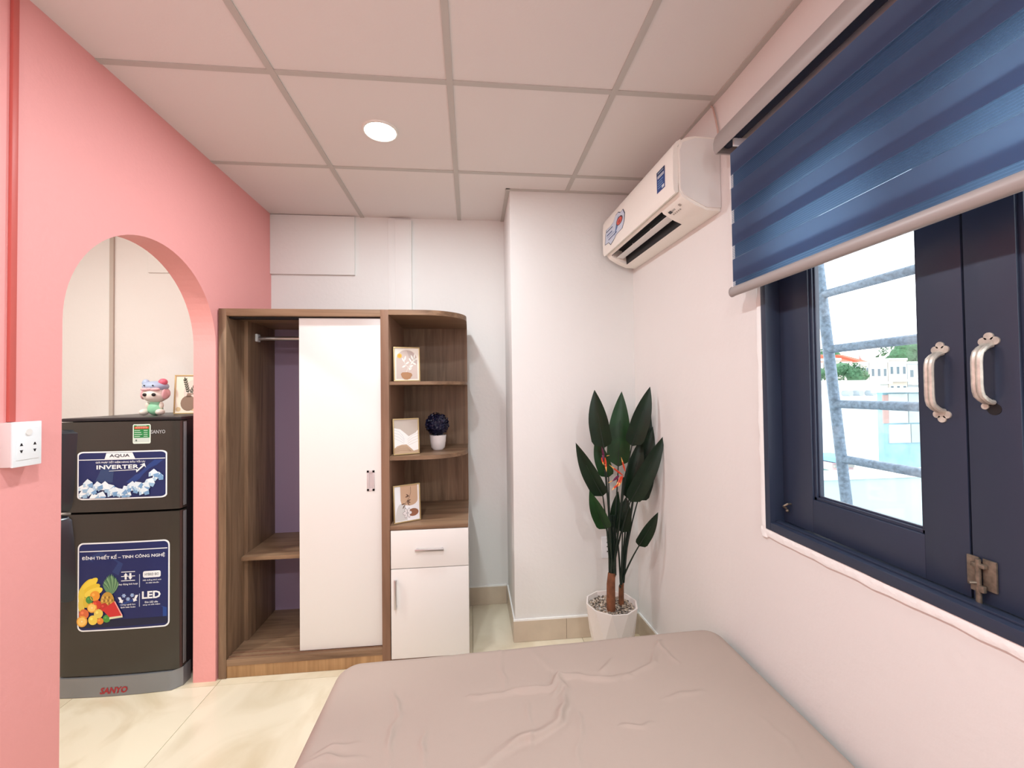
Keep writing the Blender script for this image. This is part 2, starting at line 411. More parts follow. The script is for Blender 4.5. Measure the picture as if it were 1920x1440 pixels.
# ------------------------------------------------------------------ window
win = thing('window_1', (XR, (WY0+WY1)/2, WZ0), kind='structure')
bm = nb(); fw = .022
box(bm, (.950, WY1-fw, WZ0), (1.07, WY1, WZ1), .002); box(bm, (.950, WY0, WZ0), (1.07, WY0+fw, WZ1), .002)
box(bm, (.950, WY0+fw, WZ0), (1.07, WY1-fw, WZ0+.026), .002); box(bm, (.950, WY0+fw, WZ1-.026), (1.07, WY1-fw, WZ1), .002)
box(bm, (.968, WY0+fw, WZ0+.026), (.985, WY1-fw, WZ0+.031), .001)
obj('frame', bm, M_navy, win, smooth=True)
M_hand = mat('worn_painted_handle', (206, 200, 188), .4, metal=.35, var=.22, vscale=60)
M_rust = mat('tarnished_steel', (126, 115, 101), .5, metal=.6, var=.35, vscale=80)
def disc_x(bm, x0, x1, y, z, r, n=14): return prism(bm, [(y+r*math.cos(2*PI*k/n), z+r*math.sin(2*PI*k/n)) for k in range(n)], 'x', x0, x1)
def sash(y0, y1, ga, gb, hy, ht, hb, lbl, broken=False):
    z0, z1 = .934, 2.07; gz0, gz1 = 1.031, 1.98; xf, xb = .998, 1.036
    bm = nb()
    box(bm, (xf, gb, z0), (xb, y1, z1), .0015); box(bm, (xf, y0, z0), (xb, ga, z1), .0015)
    box(bm, (xf, ga, z0), (xb, gb, gz0), .0015); box(bm, (xf, ga, gz1), (xb, gb, z1), .0015)
    for a, b in (((ga, gz0), (gb, gz0+.009)), ((ga, gz1-.009), (gb, gz1)), ((ga, gz0), (ga+.009, gz1)), ((gb-.009, gz0), (gb, gz1))):
        box(bm, (1.004, a[0], a[1]), (1.016, b[0], b[1]), .001)
    for a, b in (((ga+.008, gz0+.008), (gb-.008, gz0+.014)), ((ga+.008, gz0+.008), (ga+.014, gz1)), ((gb-.014, gz0+.008), (gb-.008, gz1))):
        box(bm, (1.010, a[0], a[1]), (1.017, b[0], b[1]), .001)
    s = obj('sash', bm, M_navy, win, smooth=True)
    one('pane', (1.017, ga+.001, gz0+.001), (1.021, gb-.001, gz1-.001), M_glass, s)
    bm = nb()
    for zc, d in ((ht, 1), (hb, -1)):
        if broken and d < 0: disc_x(bm, xf-.003, xf, hy+.009, zc, .006); continue
        disc_x(bm, xf-.003, xf, hy, zc+.009*d, .008); disc_x(bm, xf-.003, xf, hy-.009, zc, .008); disc_x(bm, xf-.003, xf, hy+.009, zc, .008)
        disc_x(bm, xf-.004, xf, hy, zc-.004*d, .008)
    zc = (ht+hb)/2; hl = (ht-hb)/2-.008
    path = [(xf-.002, hl), (xf-.009, hl-.001), (xf-.018, hl-.006), (xf-.026, hl-.013), (xf-.029, hl-.022), (xf-.030, hl-.034)]
    path = path + [(x, -z) for x, z in reversed(path)]
    for dy, r in ((-.0042, .0050), (.0042, .0050)): tube(bm, [(x, hy+dy, zc+z) for x, z in path], r, 8)
    obj('handle', bm, M_hand, s, smooth=True, label=lbl)
    return s
s1 = sash(.748, 1.248, .832, 1.135, .789, 1.438, 1.300, 'pull handle with worn cream paint')
s2 = sash(.244, .744, .360, .662, .705, 1.446, 1.320, 'pull handle with worn cream paint, lower rosette broken off', True)
obj('bare_mark', disc_x(nb(), .9972, .998, .701, 1.315, .0115), M_blk, s2)
# barrel bolt on the second sash, stay eye on the first
bm = nb(); c = at_x(1842, 1075, .996)
box(bm, (.993, c.y-.024, c.z-.030), (.998, c.y-.002, c.z+.030), .002); box(bm, (.993, c.y+.004, c.z-.030), (.998, c.y+.024, c.z+.030), .002)
tube(bm, [(.988, c.y+.001, c.z+.028), (.988, c.y+.001, c.z-.062)], .0045, 10)
tube(bm, [(.988, c.y+.001, c.z-.018), (.976, c.y+.008, c.z-.020)], .003, 8); box(bm, (.984, c.y-.010, c.z-.035), (.992, c.y+.012, c.z-.022), .002)
box(bm, (.984, c.y-.012, c.z+.012), (.993, c.y+.012, c.z+.020), .002)
obj('barrel_bolt', bm, M_rust, s2, smooth=True)
bm = nb(); c = at_x(1480, 950, .992)
tube(bm, [(.998, c.y, c.z+.008), (.985, c.y-.002, c.z+.009), (.978, c.y+.004, c.z+.002), (.980, c.y+.010, c.z-.001), (.990, c.y+.010, c.z-.008)], .003, 8)
ball(bm, (.990, c.y+.006, c.z-.014), (.005, .005, .005), sub=2)
obj('stay_hook', bm, M_rust, s1, smooth=True)
# white plaster bead round the frame
bm = nb()
def bead(p0, p1, side):
    n = 26; pv = None
    for i in range(n+1):
        t = i/n; p = Vector(p0).lerp(Vector(p1), t); j = random.uniform(-.002, .002); w = .027 + random.uniform(-.003, .003)
        q = [(XR+.002, 0), (XR-.007, .002), (XR-.009, w*.5), (XR-.006, w), (XR+.002, w+.002)]
        vs = [bm.verts.new((x, p.y+(d+j if side == 'y' else 0), p.z-(d+j if side == 'z' else 0))) for x, d in q]
        if pv:
            for a in range(len(q)-1): bm.faces.new((pv[a], pv[a+1], vs[a+1], vs[a]))
        pv = vs
bead((0, WY1-.001, WZ0-.03), (0, WY1-.001, WZ1), 'y'); bead((0, WY1+.025, WZ0+.001), (0, WY0-.02, WZ0+.001), 'z')
struct(obj('trim_6', bm, M_caulk, smooth=True))

# ------------------------------------------------------------------ zebra roller blind
M_cas = mat('taupe_blind_aluminium', (166, 159, 156), .42, metal=.15)
M_opq = fabric('navy_blind_band', (94, 100, 126), .66, 0)
M_shr = fabric('sheer_blind_band', (66, 90, 120), .45, .58)
M_selv = mat('white_selvedge', (232, 230, 228), .7)
BY0, BY1 = .14, 1.312
bl = thing('roller_blind', (.91, .75, 1.675), 'navy zebra-striped roller blind half lowered over the window', 'blind')
cas_o = [(.957, 2.280), (.905, 2.281), (.888, 2.275), (.876, 2.258), (.870, 2.235), (.871, 2.212), (.878, 2.198)]
cas_i = [(.881, 2.200), (.875, 2.213), (.874, 2.235), (.880, 2.256), (.890, 2.271), (.905, 2.277), (.957, 2.276)]
obj('cassette', prism(nb(), cas_o+cas_i, 'y', .11, 1.380), M_cas, bl, smooth=True)
obj('end_cap', prism(nb(), cas_o+[(.957, 2.198)], 'y', 1.380, 1.387), M_cas, bl, smooth=True)
obj('end_cap', prism(nb(), cas_o+[(.957, 2.198)], 'y', .103, .11), M_cas, bl, smooth=True)
obj('roller_tube', tube(nb(), [(.916, .115, 2.240), (.916, 1.375, 2.240)], .026, 20), mat('navy_roll', (24, 30, 52), .7), bl, smooth=True)
one('wall_bracket', (.900, 1.314, 2.190), (.957, 1.322, 2.215), M_plug, bl)
ztop0 = 2.1555; PER = .1205; OP = .0745
def cloth(x, ph, lab):
    zt = 2.215
    k = 0
    segs = []
    z = ph + PER*2
    while z > 1.70:
        segs.append((z, z-OP, 1)); segs.append((z-OP, z-PER, 0)); z -= PER
    for a, b, o in segs:
        a, b = min(a, zt), max(b, 1.703)
        if a-b < .002: continue
        if o: one('opaque_band', (x-.0006, BY0, b), (x+.0006, BY1, a), M_opq, bl)
        else:
            bm = nb(); v = [bm.verts.new(p) for p in ((x, BY0, b), (x, BY1, b), (x, BY1, a), (x, BY0, a))]; bm.faces.new(v)
            obj('sheer_band', bm, M_shr, bl)
            one('selvedge', (x-.0004, BY1, b+.001), (x+.0004, BY1+.006, a-.001), M_selv, bl)
FZ = 1.9165
cloth(.884, FZ, 'front')
cloth(.893, FZ+.006-(PER-OP), 'rear')
n = 16; ell = [(.889+.0115*math.cos(2*PI*k/n), 1.690+.0165*math.sin(2*PI*k/n)) for k in range(n)]
obj('bottom_rail', prism(nb(), ell, 'y', BY0, 1.322), M_cas, bl, smooth=True)
ell2 = [(.889+.0125*math.cos(2*PI*k/n), 1.690+.0175*math.sin(2*PI*k/n)) for k in range(n)]
obj('rail_cap', prism(nb(), ell2, 'y', 1.322, 1.328), M_cas, bl, smooth=True)
# thin cable between ceiling and cassette
a = at_x(1338, 196, .955); b = at_x(1347, 245, .955)
tag(obj('cable', tube(nb(), [(.952, a.y+.012, ZC-.002), (.950, a.y-.004, ZC-.02), (.950, a.y-.018, ZC-.07), (.951, a.y-.028, 2.36), (.952, a.y-.038, 2.283)], .0035, 8), mat('painted_cable', (205, 178, 166), .6), smooth=True),
    'thin painted cable running from the ceiling down to the blind cassette', 'cable')

# ------------------------------------------------------------------ air conditioner
WA = math.atan2(XR-BX, BY-1.45)
ac = thing('air_conditioner', (.957, 1.487, 2.040), 'cream wall-mounted split air conditioner with open louver', 'air conditioner', rz=WA)
LN = .745
def acp(name, prof, y0, y1, m, parent=ac, **k): return obj(name, prism(nb(), [(-d, z) for d, z in prof], 'y', y0, y1), m, parent, world=False, **k)
full = [(0, .0), (.058, .002), (.105, .020), (.152, .046), (.166, .064), (.170, .10), (.170, .235), (.160, .262), (.135, .276), (.10, .283), (0, .283)]
notch = [(0, .0), (.058, .002), (.070, .007), (.074, .050), (.100, .085), (.140, .090), (.158, .055), (.166, .064), (.170, .10), (.170, .235), (.160, .262), (.135, .276), (.10, .283), (0, .283)]
bm = nb(); prism(bm, [(-d, z) for d, z in full], 'y', 0, .15); prism(bm, [(-d, z) for d, z in notch], 'y', .15, .70); prism(bm, [(-d, z) for d, z in full], 'y', .70, LN)
obj('body', bm, M_acw, ac, world=False, smooth=True)
acp('end_cap', [(0, .012), (.06, .012), (.15, .055), (.164, .075), (.164, .225), (.152, .255), (.10, .274), (0, .274)], -.004, 0, M_acg, smooth=True)
acp('air_outlet', [(.0705, .008), (.0745, .050), (.100, .0845), (.140, .0895), (.157, .056), (.155, .0545), (.139, .086), (.101, .081), (.0765, .049), (.073, .009)], .151, .699, M_blk)
bm = nb(); M4 = Matrix.Translation((-.112, .425, .040)) @ Matrix.Rotation(math.radians(8), 4, 'Y')
t = nb(); box(t, (-.018, -.272, -.0015), (.018, .272, .0015), .001); merge(bm, t, 0, M4)
obj('louver', bm, M_acg, ac, world=False, smooth=True)
for y in (.16, .33, .52): obj('louver_pivot', box(nb(), (-.118, y, .042), (-.110, y+.003, .058)), M_acg, ac, world=False)
acp('front_panel', [(.171, .066), (.183, .062), (.189, .075), (.191, .12), (.190, .20), (.186, .238), (.176, .258), (.158, .270), (.156, .265), (.170, .240)], .002, LN-.002, M_acw, smooth=True)
# indicator strip under the panel near the wall end
def ac_slope(u, v, l):
    """u along the unit, v up the sloping underside"""
    d0, z0, d1, z1 = .105, .020, .152, .046; L = math.hypot(d1-d0, z1-z0); nx, nz = (z1-z0)/L, -(d1-d0)/L
    d = d0+(d1-d0)*v + nx*.0008*(l+1); z = z0+(z1-z0)*v + nz*.0008*(l+1)
    return MW[ac] @ Vector((-d, u, z))
p = Print(ac_slope)
p.rect(.105, .62, .125, .86, (60, 62, 66)); p.rect(.098, .66, .101, .8, (70, 70, 74)); p.rect(.090, .66, .093, .8, (70, 70, 74)); p.rect(.082, .66, .085, .8, (70, 70, 74))
p.rect(.040, .62, .052, .84, (170, 160, 150))
for i in range(5): p.rect(.062+.012*i, .38, .069+.012*i, .5, (175, 165, 155))
p.build('indicator_strip', ac)
def ac_front(u, v, l): return MW[ac] @ Vector((-.1912-.0004*l, u, v))
def ac_uv(px, py, d=.1915):
    q = ray(px, py); M = MW[ac].inverted(); o = M @ E0; dd = M.to_3x3() @ q; t = (-d-o.x)/dd.x; h = o+dd*t; return h.y, h.z
a = ac_uv(1231, 326); b = ac_uv(1247, 356); u0, u1 = sorted((a[0], b[0])); v0, v1 = .115, .200
p = Print(lambda u, v, l: ac_front(u1-u*(u1-u0), v0+v*(v1-v0), l))
p.rect(0, 0, 1, 1, (28, 62, 128), 0); p.rect(0, .82, 1, 1, (20, 44, 84), 1); p.rect(.16, .88, .84, .93, (150, 168, 190), 2)
p.rect(.12, .66, .88, .78, (235, 238, 240), 1); p.text('*****', .16, .68, .68, .08, (40, 60, 110), 2)
for i in range(4): p.rect(.14, .50-.11*i, .80-.1*(i % 2), .54-.11*i, (120, 160, 205), 1)
p.rect(.62, .06, .9, .2, (225, 230, 235), 1)
p.build('energy_label', ac, 'small dark blue energy sticker')
a = ac_uv(1134, 452); b = ac_uv(1172, 412); u0, u1 = sorted((a[0], b[0])); v0, v1 = .085, .215
p = Print(lambda u, v, l: ac_front(u1-u*(u1-u0), v0+v*(v1-v0), l))
blob = lambda sc: [(.5+sc*x, .5+sc*y) for x, y in ((-.5, -.30), (-.46, .1), (-.42, .28), (-.2, .26), (-.05, .30), (.08, .48), (.2, .5), (.3, .40), (.42, .42), (.5, .2), (.46, -.1), (.38, -.28), (.1, -.30), (-.05, -.42), (-.2, -.5), (-.3, -.34))]
def flipx(pts): return pts
p.poly(blob(1), (50, 54, 84), 0); p.poly(blob(.95), (206, 216, 232), 1)
p.disc(.75, .62, .15, .16, (60, 40, 52), 2); p.disc(.75, .61, .12, .13, (214, 92, 78), 3); p.disc(.75, .60, .05, .06, (178, 48, 44), 4)
p.line(flipx([(.1, .66), (.42, .66)]), .04, (44, 52, 84), 2); p.line(flipx([(.12, .5), (.4, .5)]), .05, (70, 92, 140), 2); p.line(flipx([(.15, .4), (.5, .4)]), .025, (120, 140, 180), 2)
p.line(flipx([(.2, .28), (.62, .30)]), .04, (60, 80, 130), 2); p.poly(flipx([(.5, .2), (.62, .7), (.72, .86), (.66, .45)]), (92, 120, 170), 2)
p.build('promotional_sticker', ac, 'wavy pale blue and red sticker')

# ------------------------------------------------------------------ wardrobe with corner shelves
wd = thing('wardrobe', (-.62, 2.14, 0), 'brown wood-grain wardrobe with white sliding door and rounded corner shelves', 'wardrobe')
WX0, WX1, WF, WB, WH = -1.218, -.022, 2.140, 2.640, 1.783
DX0, DX1 = -.452, -.412
one('side_panel', (WX0, WF, 0), (-1.183, WB, WH), M_woodv, wd, .001)
one('inner_side', (-1.183, 2.30, .09), (-1.164, WB-.04, 1.748), M_woodv, wd, .001)
one('divider_panel', (DX0, WF, 0), (DX1, WB, WH), M_edge, wd, .001)
one('top_panel', (-1.183, WF, 1.748), (DX0, WB, WH), M_woodx, wd, .001)
one('bottom_panel', (-1.183, WF+.002, .058), (DX0, WB, .088), M_woodx, wd, .001)
one('plinth', (-1.183, WF+.004, .001), (DX0, WF+.022, .058), wood('oak_plinth', (150, 112, 74), (190, 150, 106), 'z'), wd, .0008)
one('back_panel', (-1.183, WB-.04, .088), (DX0, WB-.034, 1.748), M_backshade, wd)
one('bottom_track', (-1.183, WF+.020, .088), (DX0, WF+.028, .092), M_edge, wd)
one('bottom_track', (-1.183, WF+.052, .088), (DX0, WF+.060, .092), M_edge, wd)
one('top_track', (-1.183, WF+.024, 1.740), (DX0, WF+.07, 1.748), M_dark, wd)
one('shelf', (-1.164, 2.235, .522), (DX0, WB-.04, .541), M_woodx, wd, .001)
rl = obj('hanging_rail', tube(nb(), [(-1.16, 2.39, 1.668), (-.455, 2.39, 1.668)], .011, 14), M_alu, wd, smooth=True)
one('rail_bracket', (-1.164, 2.372, 1.650), (-1.152, 2.408, 1.692), M_plug, rl, .003); one('rail_bracket', (-.464, 2.372, 1.650), (-.452, 2.408, 1.692), M_plug, rl, .003)
dr = one('sliding_door', (-.853, WF+.022, .096), (DX0-.002, WF+.040, 1.741), M_laq, wd, .001)
bm = nb(); hx0, hx1, hz0, hz1 = -.527, -.489, .868, .972; yd = WF+.022
for a, b in (((hx0, hz0), (hx1, hz0+.012)), ((hx0, hz1-.012), (hx1, hz1)), ((hx0, hz0), (hx0+.011, hz1)), ((hx1-.011, hz0), (hx1, hz1))): box(bm, (a[0], yd-.003, a[1]), (b[0], yd, b[1]), .0008)
box(bm, (hx0+.008, yd-.0008, hz0+.008), (hx1-.008, yd, hz1-.008))
obj('recessed_handle', bm, mat('satin_handle', (206, 194, 194), .4, metal=.15), dr, smooth=True)
# corner shelf unit
def rounded(x0, x1, yf, yb, rx, ry, n=14):
    return [(x0, yb), (x0, yf)] + [(x1-rx+rx*math.sin(PI/2*i/n), yf+ry-ry*math.cos(PI/2*i/n)) for i in range(n+1)] + [(x1, yb)]
def rsh(name, z0, z1, yf=WF, rx=.24, ry=.20): return obj(name, prism(nb(), rounded(DX1, WX1, yf, WB-.03, rx, ry), 'z', z0, z1), M_woodx, wd, smooth=True)
rsh('shelf_top', 1.757, WH); rsh('curved_shelf', 1.402, 1.419, WF+.012); rsh('curved_shelf', 1.020, 1.040, WF+.012)
one('counter_panel', (DX1, WF+.002, .672), (WX1, WB-.03, .692), M_woodx, wd, .001)
one('shelf_back', (DX1, WB-.03, .088), (WX1, WB-.012, WH-.002), M_woodv, wd)
one('cabinet_side', (-.040, WF+.022, 0), (WX1, WB-.03, .672), M_laq, wd, .0008)
one('cabinet_base', (DX1, WF+.03, 0), (-.04, WB-.03, .03), M_woodx, wd)
d1 = one('drawer', (DX1+.004, WF, .481), (WX1, WF+.018, .669), M_laq, wd, .001)
bm = nb(); box(bm, (-.287, WF-.022, .566), (-.145, WF-.012, .578), .003); box(bm, (-.283, WF-.014, .567), (-.275, WF, .577)); box(bm, (-.157, WF-.014, .567), (-.149, WF, .577))
obj('bar_handle', bm, M_alu, d1, smooth=True)
one('drawer_box', (DX1+.02, WF+.018, .50), (-.05, WB-.06, .64), M_laq, d1)
d2 = one('cabinet_door', (DX1+.004, WF, .034), (WX1, WF+.018, .477), M_laq, wd, .001)
bm = nb(); box(bm, (-.391, WF-.022, .286), (-.379, WF-.012, .432), .003); box(bm, (-.390, WF-.014, .292), (-.380, WF, .300)); box(bm, (-.390, WF-.014, .418), (-.380, WF, .426))
obj('bar_handle', bm, M_alu, d2, smooth=True)

# ------------------------------------------------------------------ picture frames
def picture(base_l, base_r, h, lean, draw, label, group='small gold picture frames'):
    up0 = Vector((0, 0, .012*math.sin(lean)+.0006)); a, b = Vector(base_l)+up0, Vector(base_r)+up0; W = (b-a).length; ux = (b-a).normalized()
    n0 = Vector((ux.y, -ux.x, 0)); up = Vector((0, 0, 1))*math.cos(lean) - n0*math.sin(lean); nn = n0*math.cos(lean) + Vector((0, 0, 1))*math.sin(lean)
    rz = math.atan2(ux.y, ux.x)
    t = thing('picture_frame', tuple((a+b)/2), label, 'picture', group, rz)
    Mx = Matrix(((ux.x, up.x, nn.x, a.x), (ux.y, up.y, nn.y, a.y), (ux.z, up.z, nn.z, a.z), (0, 0, 0, 1)))
    fwid, D = .006, .012
    bm = nb(); tt = nb()
    for p, q in (((0, 0), (W, fwid)), ((0, h-fwid), (W, h)), ((0, fwid), (fwid, h-fwid)), ((W-fwid, fwid), (W, h-fwid))): box(tt, (p[0], p[1], -D), (q[0], q[1], .002), .001)
    merge(bm, tt, 0, Mx); obj('frame', bm, M_gold, t, smooth=True)
    bm = nb(); tt = nb(); box(tt, (fwid*.8, fwid*.8, -D+.002), (W-fwid*.8, h-fwid*.8, -.002)); merge(bm, tt, 0, Mx); obj('backing', bm, ink((240, 232, 222)), t)
    top = Mx @ Vector((W/2, h*.72, -D)); foot = top - n0*(.025+h*.2); foot.z = base_l[2]+.0008
    bm = nb(); e = ux*.014
    vs = [bm.verts.new(v) for v in (top-e, top+e, foot+e*1.6, foot-e*1.6)]; vs2 = [bm.verts.new(v.co-n0*.003) for v in vs]
    bm.faces.new(vs); bm.faces.new(vs2)
    for i in range(4): bm.faces.new((vs[i], vs[(i+1) % 4], vs2[(i+1) % 4], vs2[i]))
    obj('easel_stand', bm, mat('brown_card', (110, 84, 60), .8), t)
    iw, ih = W-2*fwid, h-2*fwid
    p = Print(lambda u, v, l: Mx @ Vector((fwid+u*iw, fwid+v*ih, -.0018+.0003*l))); draw(p); p.build('print', t)
    return t
def draw_sun(p):
    p.rect(0, 0, 1, 1, (240, 232, 220), 0)
    p.poly([(.06, .04), (.94, .04), (.94, .62)] + [(.5+.44*math.cos(a*PI/16), .62+.33*math.sin(a*PI/16)) for a in range(1, 16)] + [(.06, .62)], (208, 190, 180), 1)
    p.poly([(.5, .93), (.7, .9), (.88, .75), (.94, .5), (.80, .55), (.6, .7)], (190, 172, 164), 2)
    p.disc(.2, .76, .10, .075, (226, 184, 84), 3); p.disc(.2, .76, .06, .045, (222, 168, 48), 4)
    p.line([(.47, .25), (.55, .4), (.72, .55), (.8, .7)], .012, (240, 236, 224), 3); p.line([(.55, .4), (.42, .5), (.38, .62)], .012, (240, 236, 224), 3)
    for x, y, an in ((.55, .36, 10), (.56, .31, 25), (.60, .42, 15), (.66, .5, 40), (.72, .55, -20), (.74, .58, 30), (.76, .64, 120), (.8, .68, 75), (.78, .62, 20), (.70, .56, 130), (.46, .46, 200), (.44, .5, 25), (.41, .56, 130), (.40, .6, 70)):
        p.leaf(x, y, .18, .06, math.radians(an), (246, 242, 232), 4)
    p.poly([(.24, .19), (.30, .24), (.52, .25), (.68, .22), (.72, .16), (.62, .05), (.5, .02), (.38, .03), (.28, .1)], (176, 128, 88), 5)
def draw_hills(p):
    p.rect(0, 0, 1, 1, (196, 184, 172), 0)
    p.poly([(0, 0), (1, 0), (1, .68), (.9, .60), (.6, .5), (.45, .60), (.25, .72), (0, .76)], (246, 244, 240), 1)
    for k in range(4): p.line([(.0, .70-.08*k), (.2, .66-.09*k), (.36, .52-.07*k), (.42, .42-.04*k)], .010, (206, 212, 216), 2)
    for k in range(4): p.line([(1, .58-.08*k), (.75, .52-.08*k), (.55, .40-.06*k)], .010, (214, 206, 196), 2)
    p.poly([(0, 0), (1, 0), (1, .09), (.8, .06), (.66, .16), (.5, .26), (.3, .26), (.1, .22), (0, .16)], (196, 168, 140), 3)
    for k in range(3): p.line([(0, .12-.04*k), (.25, .2-.05*k), (.5, .18-.05*k), (.7, .05)], .012, (168, 138, 112), 4)
def draw_flower(p):
    p.rect(0, 0, 1, 1, (244, 244, 246), 0)
    p.poly([(.24, 1), (.94, 1), (.94, .6)] + [(.62+.32*math.cos(-a*PI/12), .58+.16*math.sin(-a*PI/12)) for a in range(1, 6)] + [(.60, .42), (.28, .48), (.24, .6)], (206, 172, 142), 1)
    p.disc(.26, .02, .24, .48, (216, 214, 210), 1, a0=0, a1=PI)
    p.line([(.66, .96), (.66, .8), (.60, .66), (.44, .5), (.40, .40), (.46, .30)], .012, (92, 62, 48), 3)
    for x, y, an in ((.6, .68, 150), (.58, .7, 190), (.5, .56, 10), (.5, .56, -25), (.5, .55, -55), (.42, .5, 190), (.41, .47, 230)): p.leaf(x, y, .16, .035, math.radians(an), (104, 72, 56), 4)
    p.disc(.74, .22, .22, .11, (150, 98, 70), 3)
    for an in range(0, 360, 60): p.disc(.50+.11*math.cos(math.radians(an)), .22+.08*math.sin(math.radians(an)), .075, .05, (90, 70, 66), 4, rot=math.radians(an)); p.disc(.50+.11*math.cos(math.radians(an)), .22+.08*math.sin(math.radians(an)), .066, .043, (236, 230, 228), 5, rot=math.radians(an))
def draw_jug(p):
    p.rect(0, 0, 1, 1, (246, 236, 218), 0); p.disc(.62, .55, .36, .36, (232, 220, 208), 1)
    for x0, y0, x1, y1, n in ((.42, .52, .30, .88, 6), (.46, .52, .66, .78, 5)):
        p.line([(x0, y0), (x1, y1)], .010, (70, 74, 56), 2); an = math.atan2(y1-y0, x1-x0)
        for k in range(n):
            t = (k+.6)/n; p.leaf(x0+(x1-x0)*t, y0+(y1-y0)*t, .10, .04, an+.7, (62, 66, 50), 3); p.leaf(x0+(x1-x0)*t, y0+(y1-y0)*t, .10, .04, an-.7, (62, 66, 50), 3)
        p.leaf(x1, y1, .1, .05, an, (62, 66, 50), 3)
    p.disc(.42, .26, .25, .21, (150, 124, 106), 3); p.poly([(.34, .42), (.52, .42), (.49, .53), (.38, .53)], (150, 124, 106), 3)
    p.line([(.5, .51), (.62, .52), (.68, .46), (.64, .36)], .03, (138, 112, 94), 3)
    p.disc(.82, .16, .11, .11, (214, 210, 188), 3); p.poly([(.77, .24), (.87, .24), (.84, .42), (.80, .42)], (214, 210, 188), 3); p.leaf(.82, .42, .1, .03, 1.0, (96, 98, 80), 4)
    p.disc(.10, .10, .08, .06, (216, 190, 148), 3); p.disc(.58, .10, .09, .05, (230, 202, 160), 2); p.leaf(.62, .1, .08, .03, .6, (70, 70, 54), 4)
picture((-.398, 2.200, 1.4195), (-.267, 2.234, 1.4195), .182, .10, draw_sun, 'gold-framed print of a yellow sun and white leaf sprigs in a bowl')
picture((-.397, 2.172, 1.0405), (-.272, 2.225, 1.0405), .186, .08, draw_hills, 'gold-framed print of white and tan rolling hills')
picture((-.396, 2.168, .6925), (-.269, 2.230, .6925), .190, .08, draw_flower, 'gold-framed print of a white line-drawn flower and trailing branch')
picture((-1.540, 2.318, 1.2635), (-1.390, 2.340, 1.2635), .205, .08, draw_jug, 'gold-framed print of a brown jug with sprigs, on top of the fridge')

# ------------------------------------------------------------------ small topiary
tp = thing('potted_topiary', (-.188, 2.370, 1.0405), 'small navy topiary ball in a white cup-shaped pot', 'plant')
M_pot = mat('white_ceramic', (236, 230, 228), .35)
obj('pot', lathe(nb(), [(.0001, 0), (.028, 0), (.038, .012), (.043, .045), (.046, .082), (.042, .082), (.040, .07), (.0001, .07)], (-.188, 2.370, 1.0405), 28), M_pot, tp, smooth=True)
bm = nb(); cc = Vector((-.192, 2.370, 1.0405+.142)); ball(bm, cc, (.056, .056, .056), sub=3)
for k in range(620):
    zz = 1-2*(k+.5)/620; a = k*2.39996; r = math.sqrt(1-zz*zz); n = Vector((r*math.cos(a), r*math.sin(a), zz))
    t = n.cross(Vector((random.uniform(-1, 1), random.uniform(-1, 1), random.uniform(-1, 1)))).normalized(); q = n.cross(t)
    c0 = cc + n*random.uniform(.054, .063); up = n*random.uniform(.001, .008)
    vs = [bm.verts.new(c0+v) for v in (-t*.008, q*.004+up, t*.008+up, -q*.004)]; bm.faces.new(vs)
tube(bm, [(-.190, 2.370, 1.105), (-.191, 2.370, 1.15)], .004, 6)
obj('foliage', bm, mat('navy_leaves', (18, 20, 52), .45), tp)

# ------------------------------------------------------------------ fridge
fx0, fx1 = -1.874, -1.360; fxc, fhw = (fx0+fx1)/2, (fx1-fx0)/2; FY = 2.094
def bow(x, a=.009): return a*(1-((x-fxc)/fhw)**2)
fr = thing('refrigerator', (fxc, 2.37, 0), 'dark graphite two-door refrigerator with blue stickers behind the arch', 'fridge')
one('cabinet', (fx0+.006, 2.148, .03), (fx1-.003, 2.655, 1.248), M_fside, fr, .006)
one('top_cover', (fx0, 2.10, 1.246), (fx1, 2.655, 1.262), M_fside, fr, .005)
def fdoor(name, z0, z1):
    n = 20; pts = [(fx0+(fx1-fx0)*i/n, FY-bow(fx0+(fx1-fx0)*i/n)) for i in range(n+1)]
    poly = [(fx0, 2.140)] + [(fx0+.0, pts[0][1]+.012), (fx0+.004, pts[0][1]+.003)] + pts[1:-1] + [(fx1-.004, pts[-1][1]+.003), (fx1, pts[-1][1]+.012), (fx1, 2.140)]
    d = obj(name, prism(nb(), poly, 'z', z0, z1), M_frid, fr, smooth=True)
    one('edge_strip', (fx1-.001, 2.116, z0+.01), (fx1+.0015, 2.136, z1-.006), M_fsil, d, .001)
    return d
dz = fdoor('freezer_door', .833, 1.244); dl = fdoor('fridge_door', .094, .823)
one('door_gasket', (fx0+.01, 2.139, .10), (fx1-.006, 2.149, 1.24), M_dark, fr)
def fhandle(parent, zs):
    """side grip: (z, width, protrusion) sections"""
    bm = nb(); pv = None
    for z, wdt, pr in zs:
        q = [(fx0-.004, FY+.02), (fx0-.006, FY-pr*.8), (fx0+.004, FY-pr), (fx0+wdt*.45, FY-pr*.9), (fx0+wdt, FY+.002), (fx0+wdt*.6, FY+.02)]
        vs = [bm.verts.new((x, y, z)) for x, y in q]
        if pv:
            for i in range(len(q)): bm.faces.new((pv[i], pv[(i+1) % len(q)], vs[(i+1) % len(q)], vs[i]))
        else: bm.faces.new(vs)
        pv = vs
    bm.faces.new(pv); obj('side_handle', bm, M_fblk, parent, smooth=True)
fhandle(dz, [(1.210, .078, .012), (1.195, .090, .034), (1.05, .082, .046), (.92, .070, .046), (.86, .062, .036), (.838, .052, .012)])
fhandle(dl, [(.818, .052, .012), (.80, .062, .036), (.72, .072, .046), (.58, .082, .042), (.46, .086, .026), (.43, .075, .006)])
n = 18; bp = [(fx0-.002+(fx1-fx0-.03)*i/n, FY-.004-bow(fx0+(fx1-fx0-.03)*i/n, .012)) for i in range(n+1)]
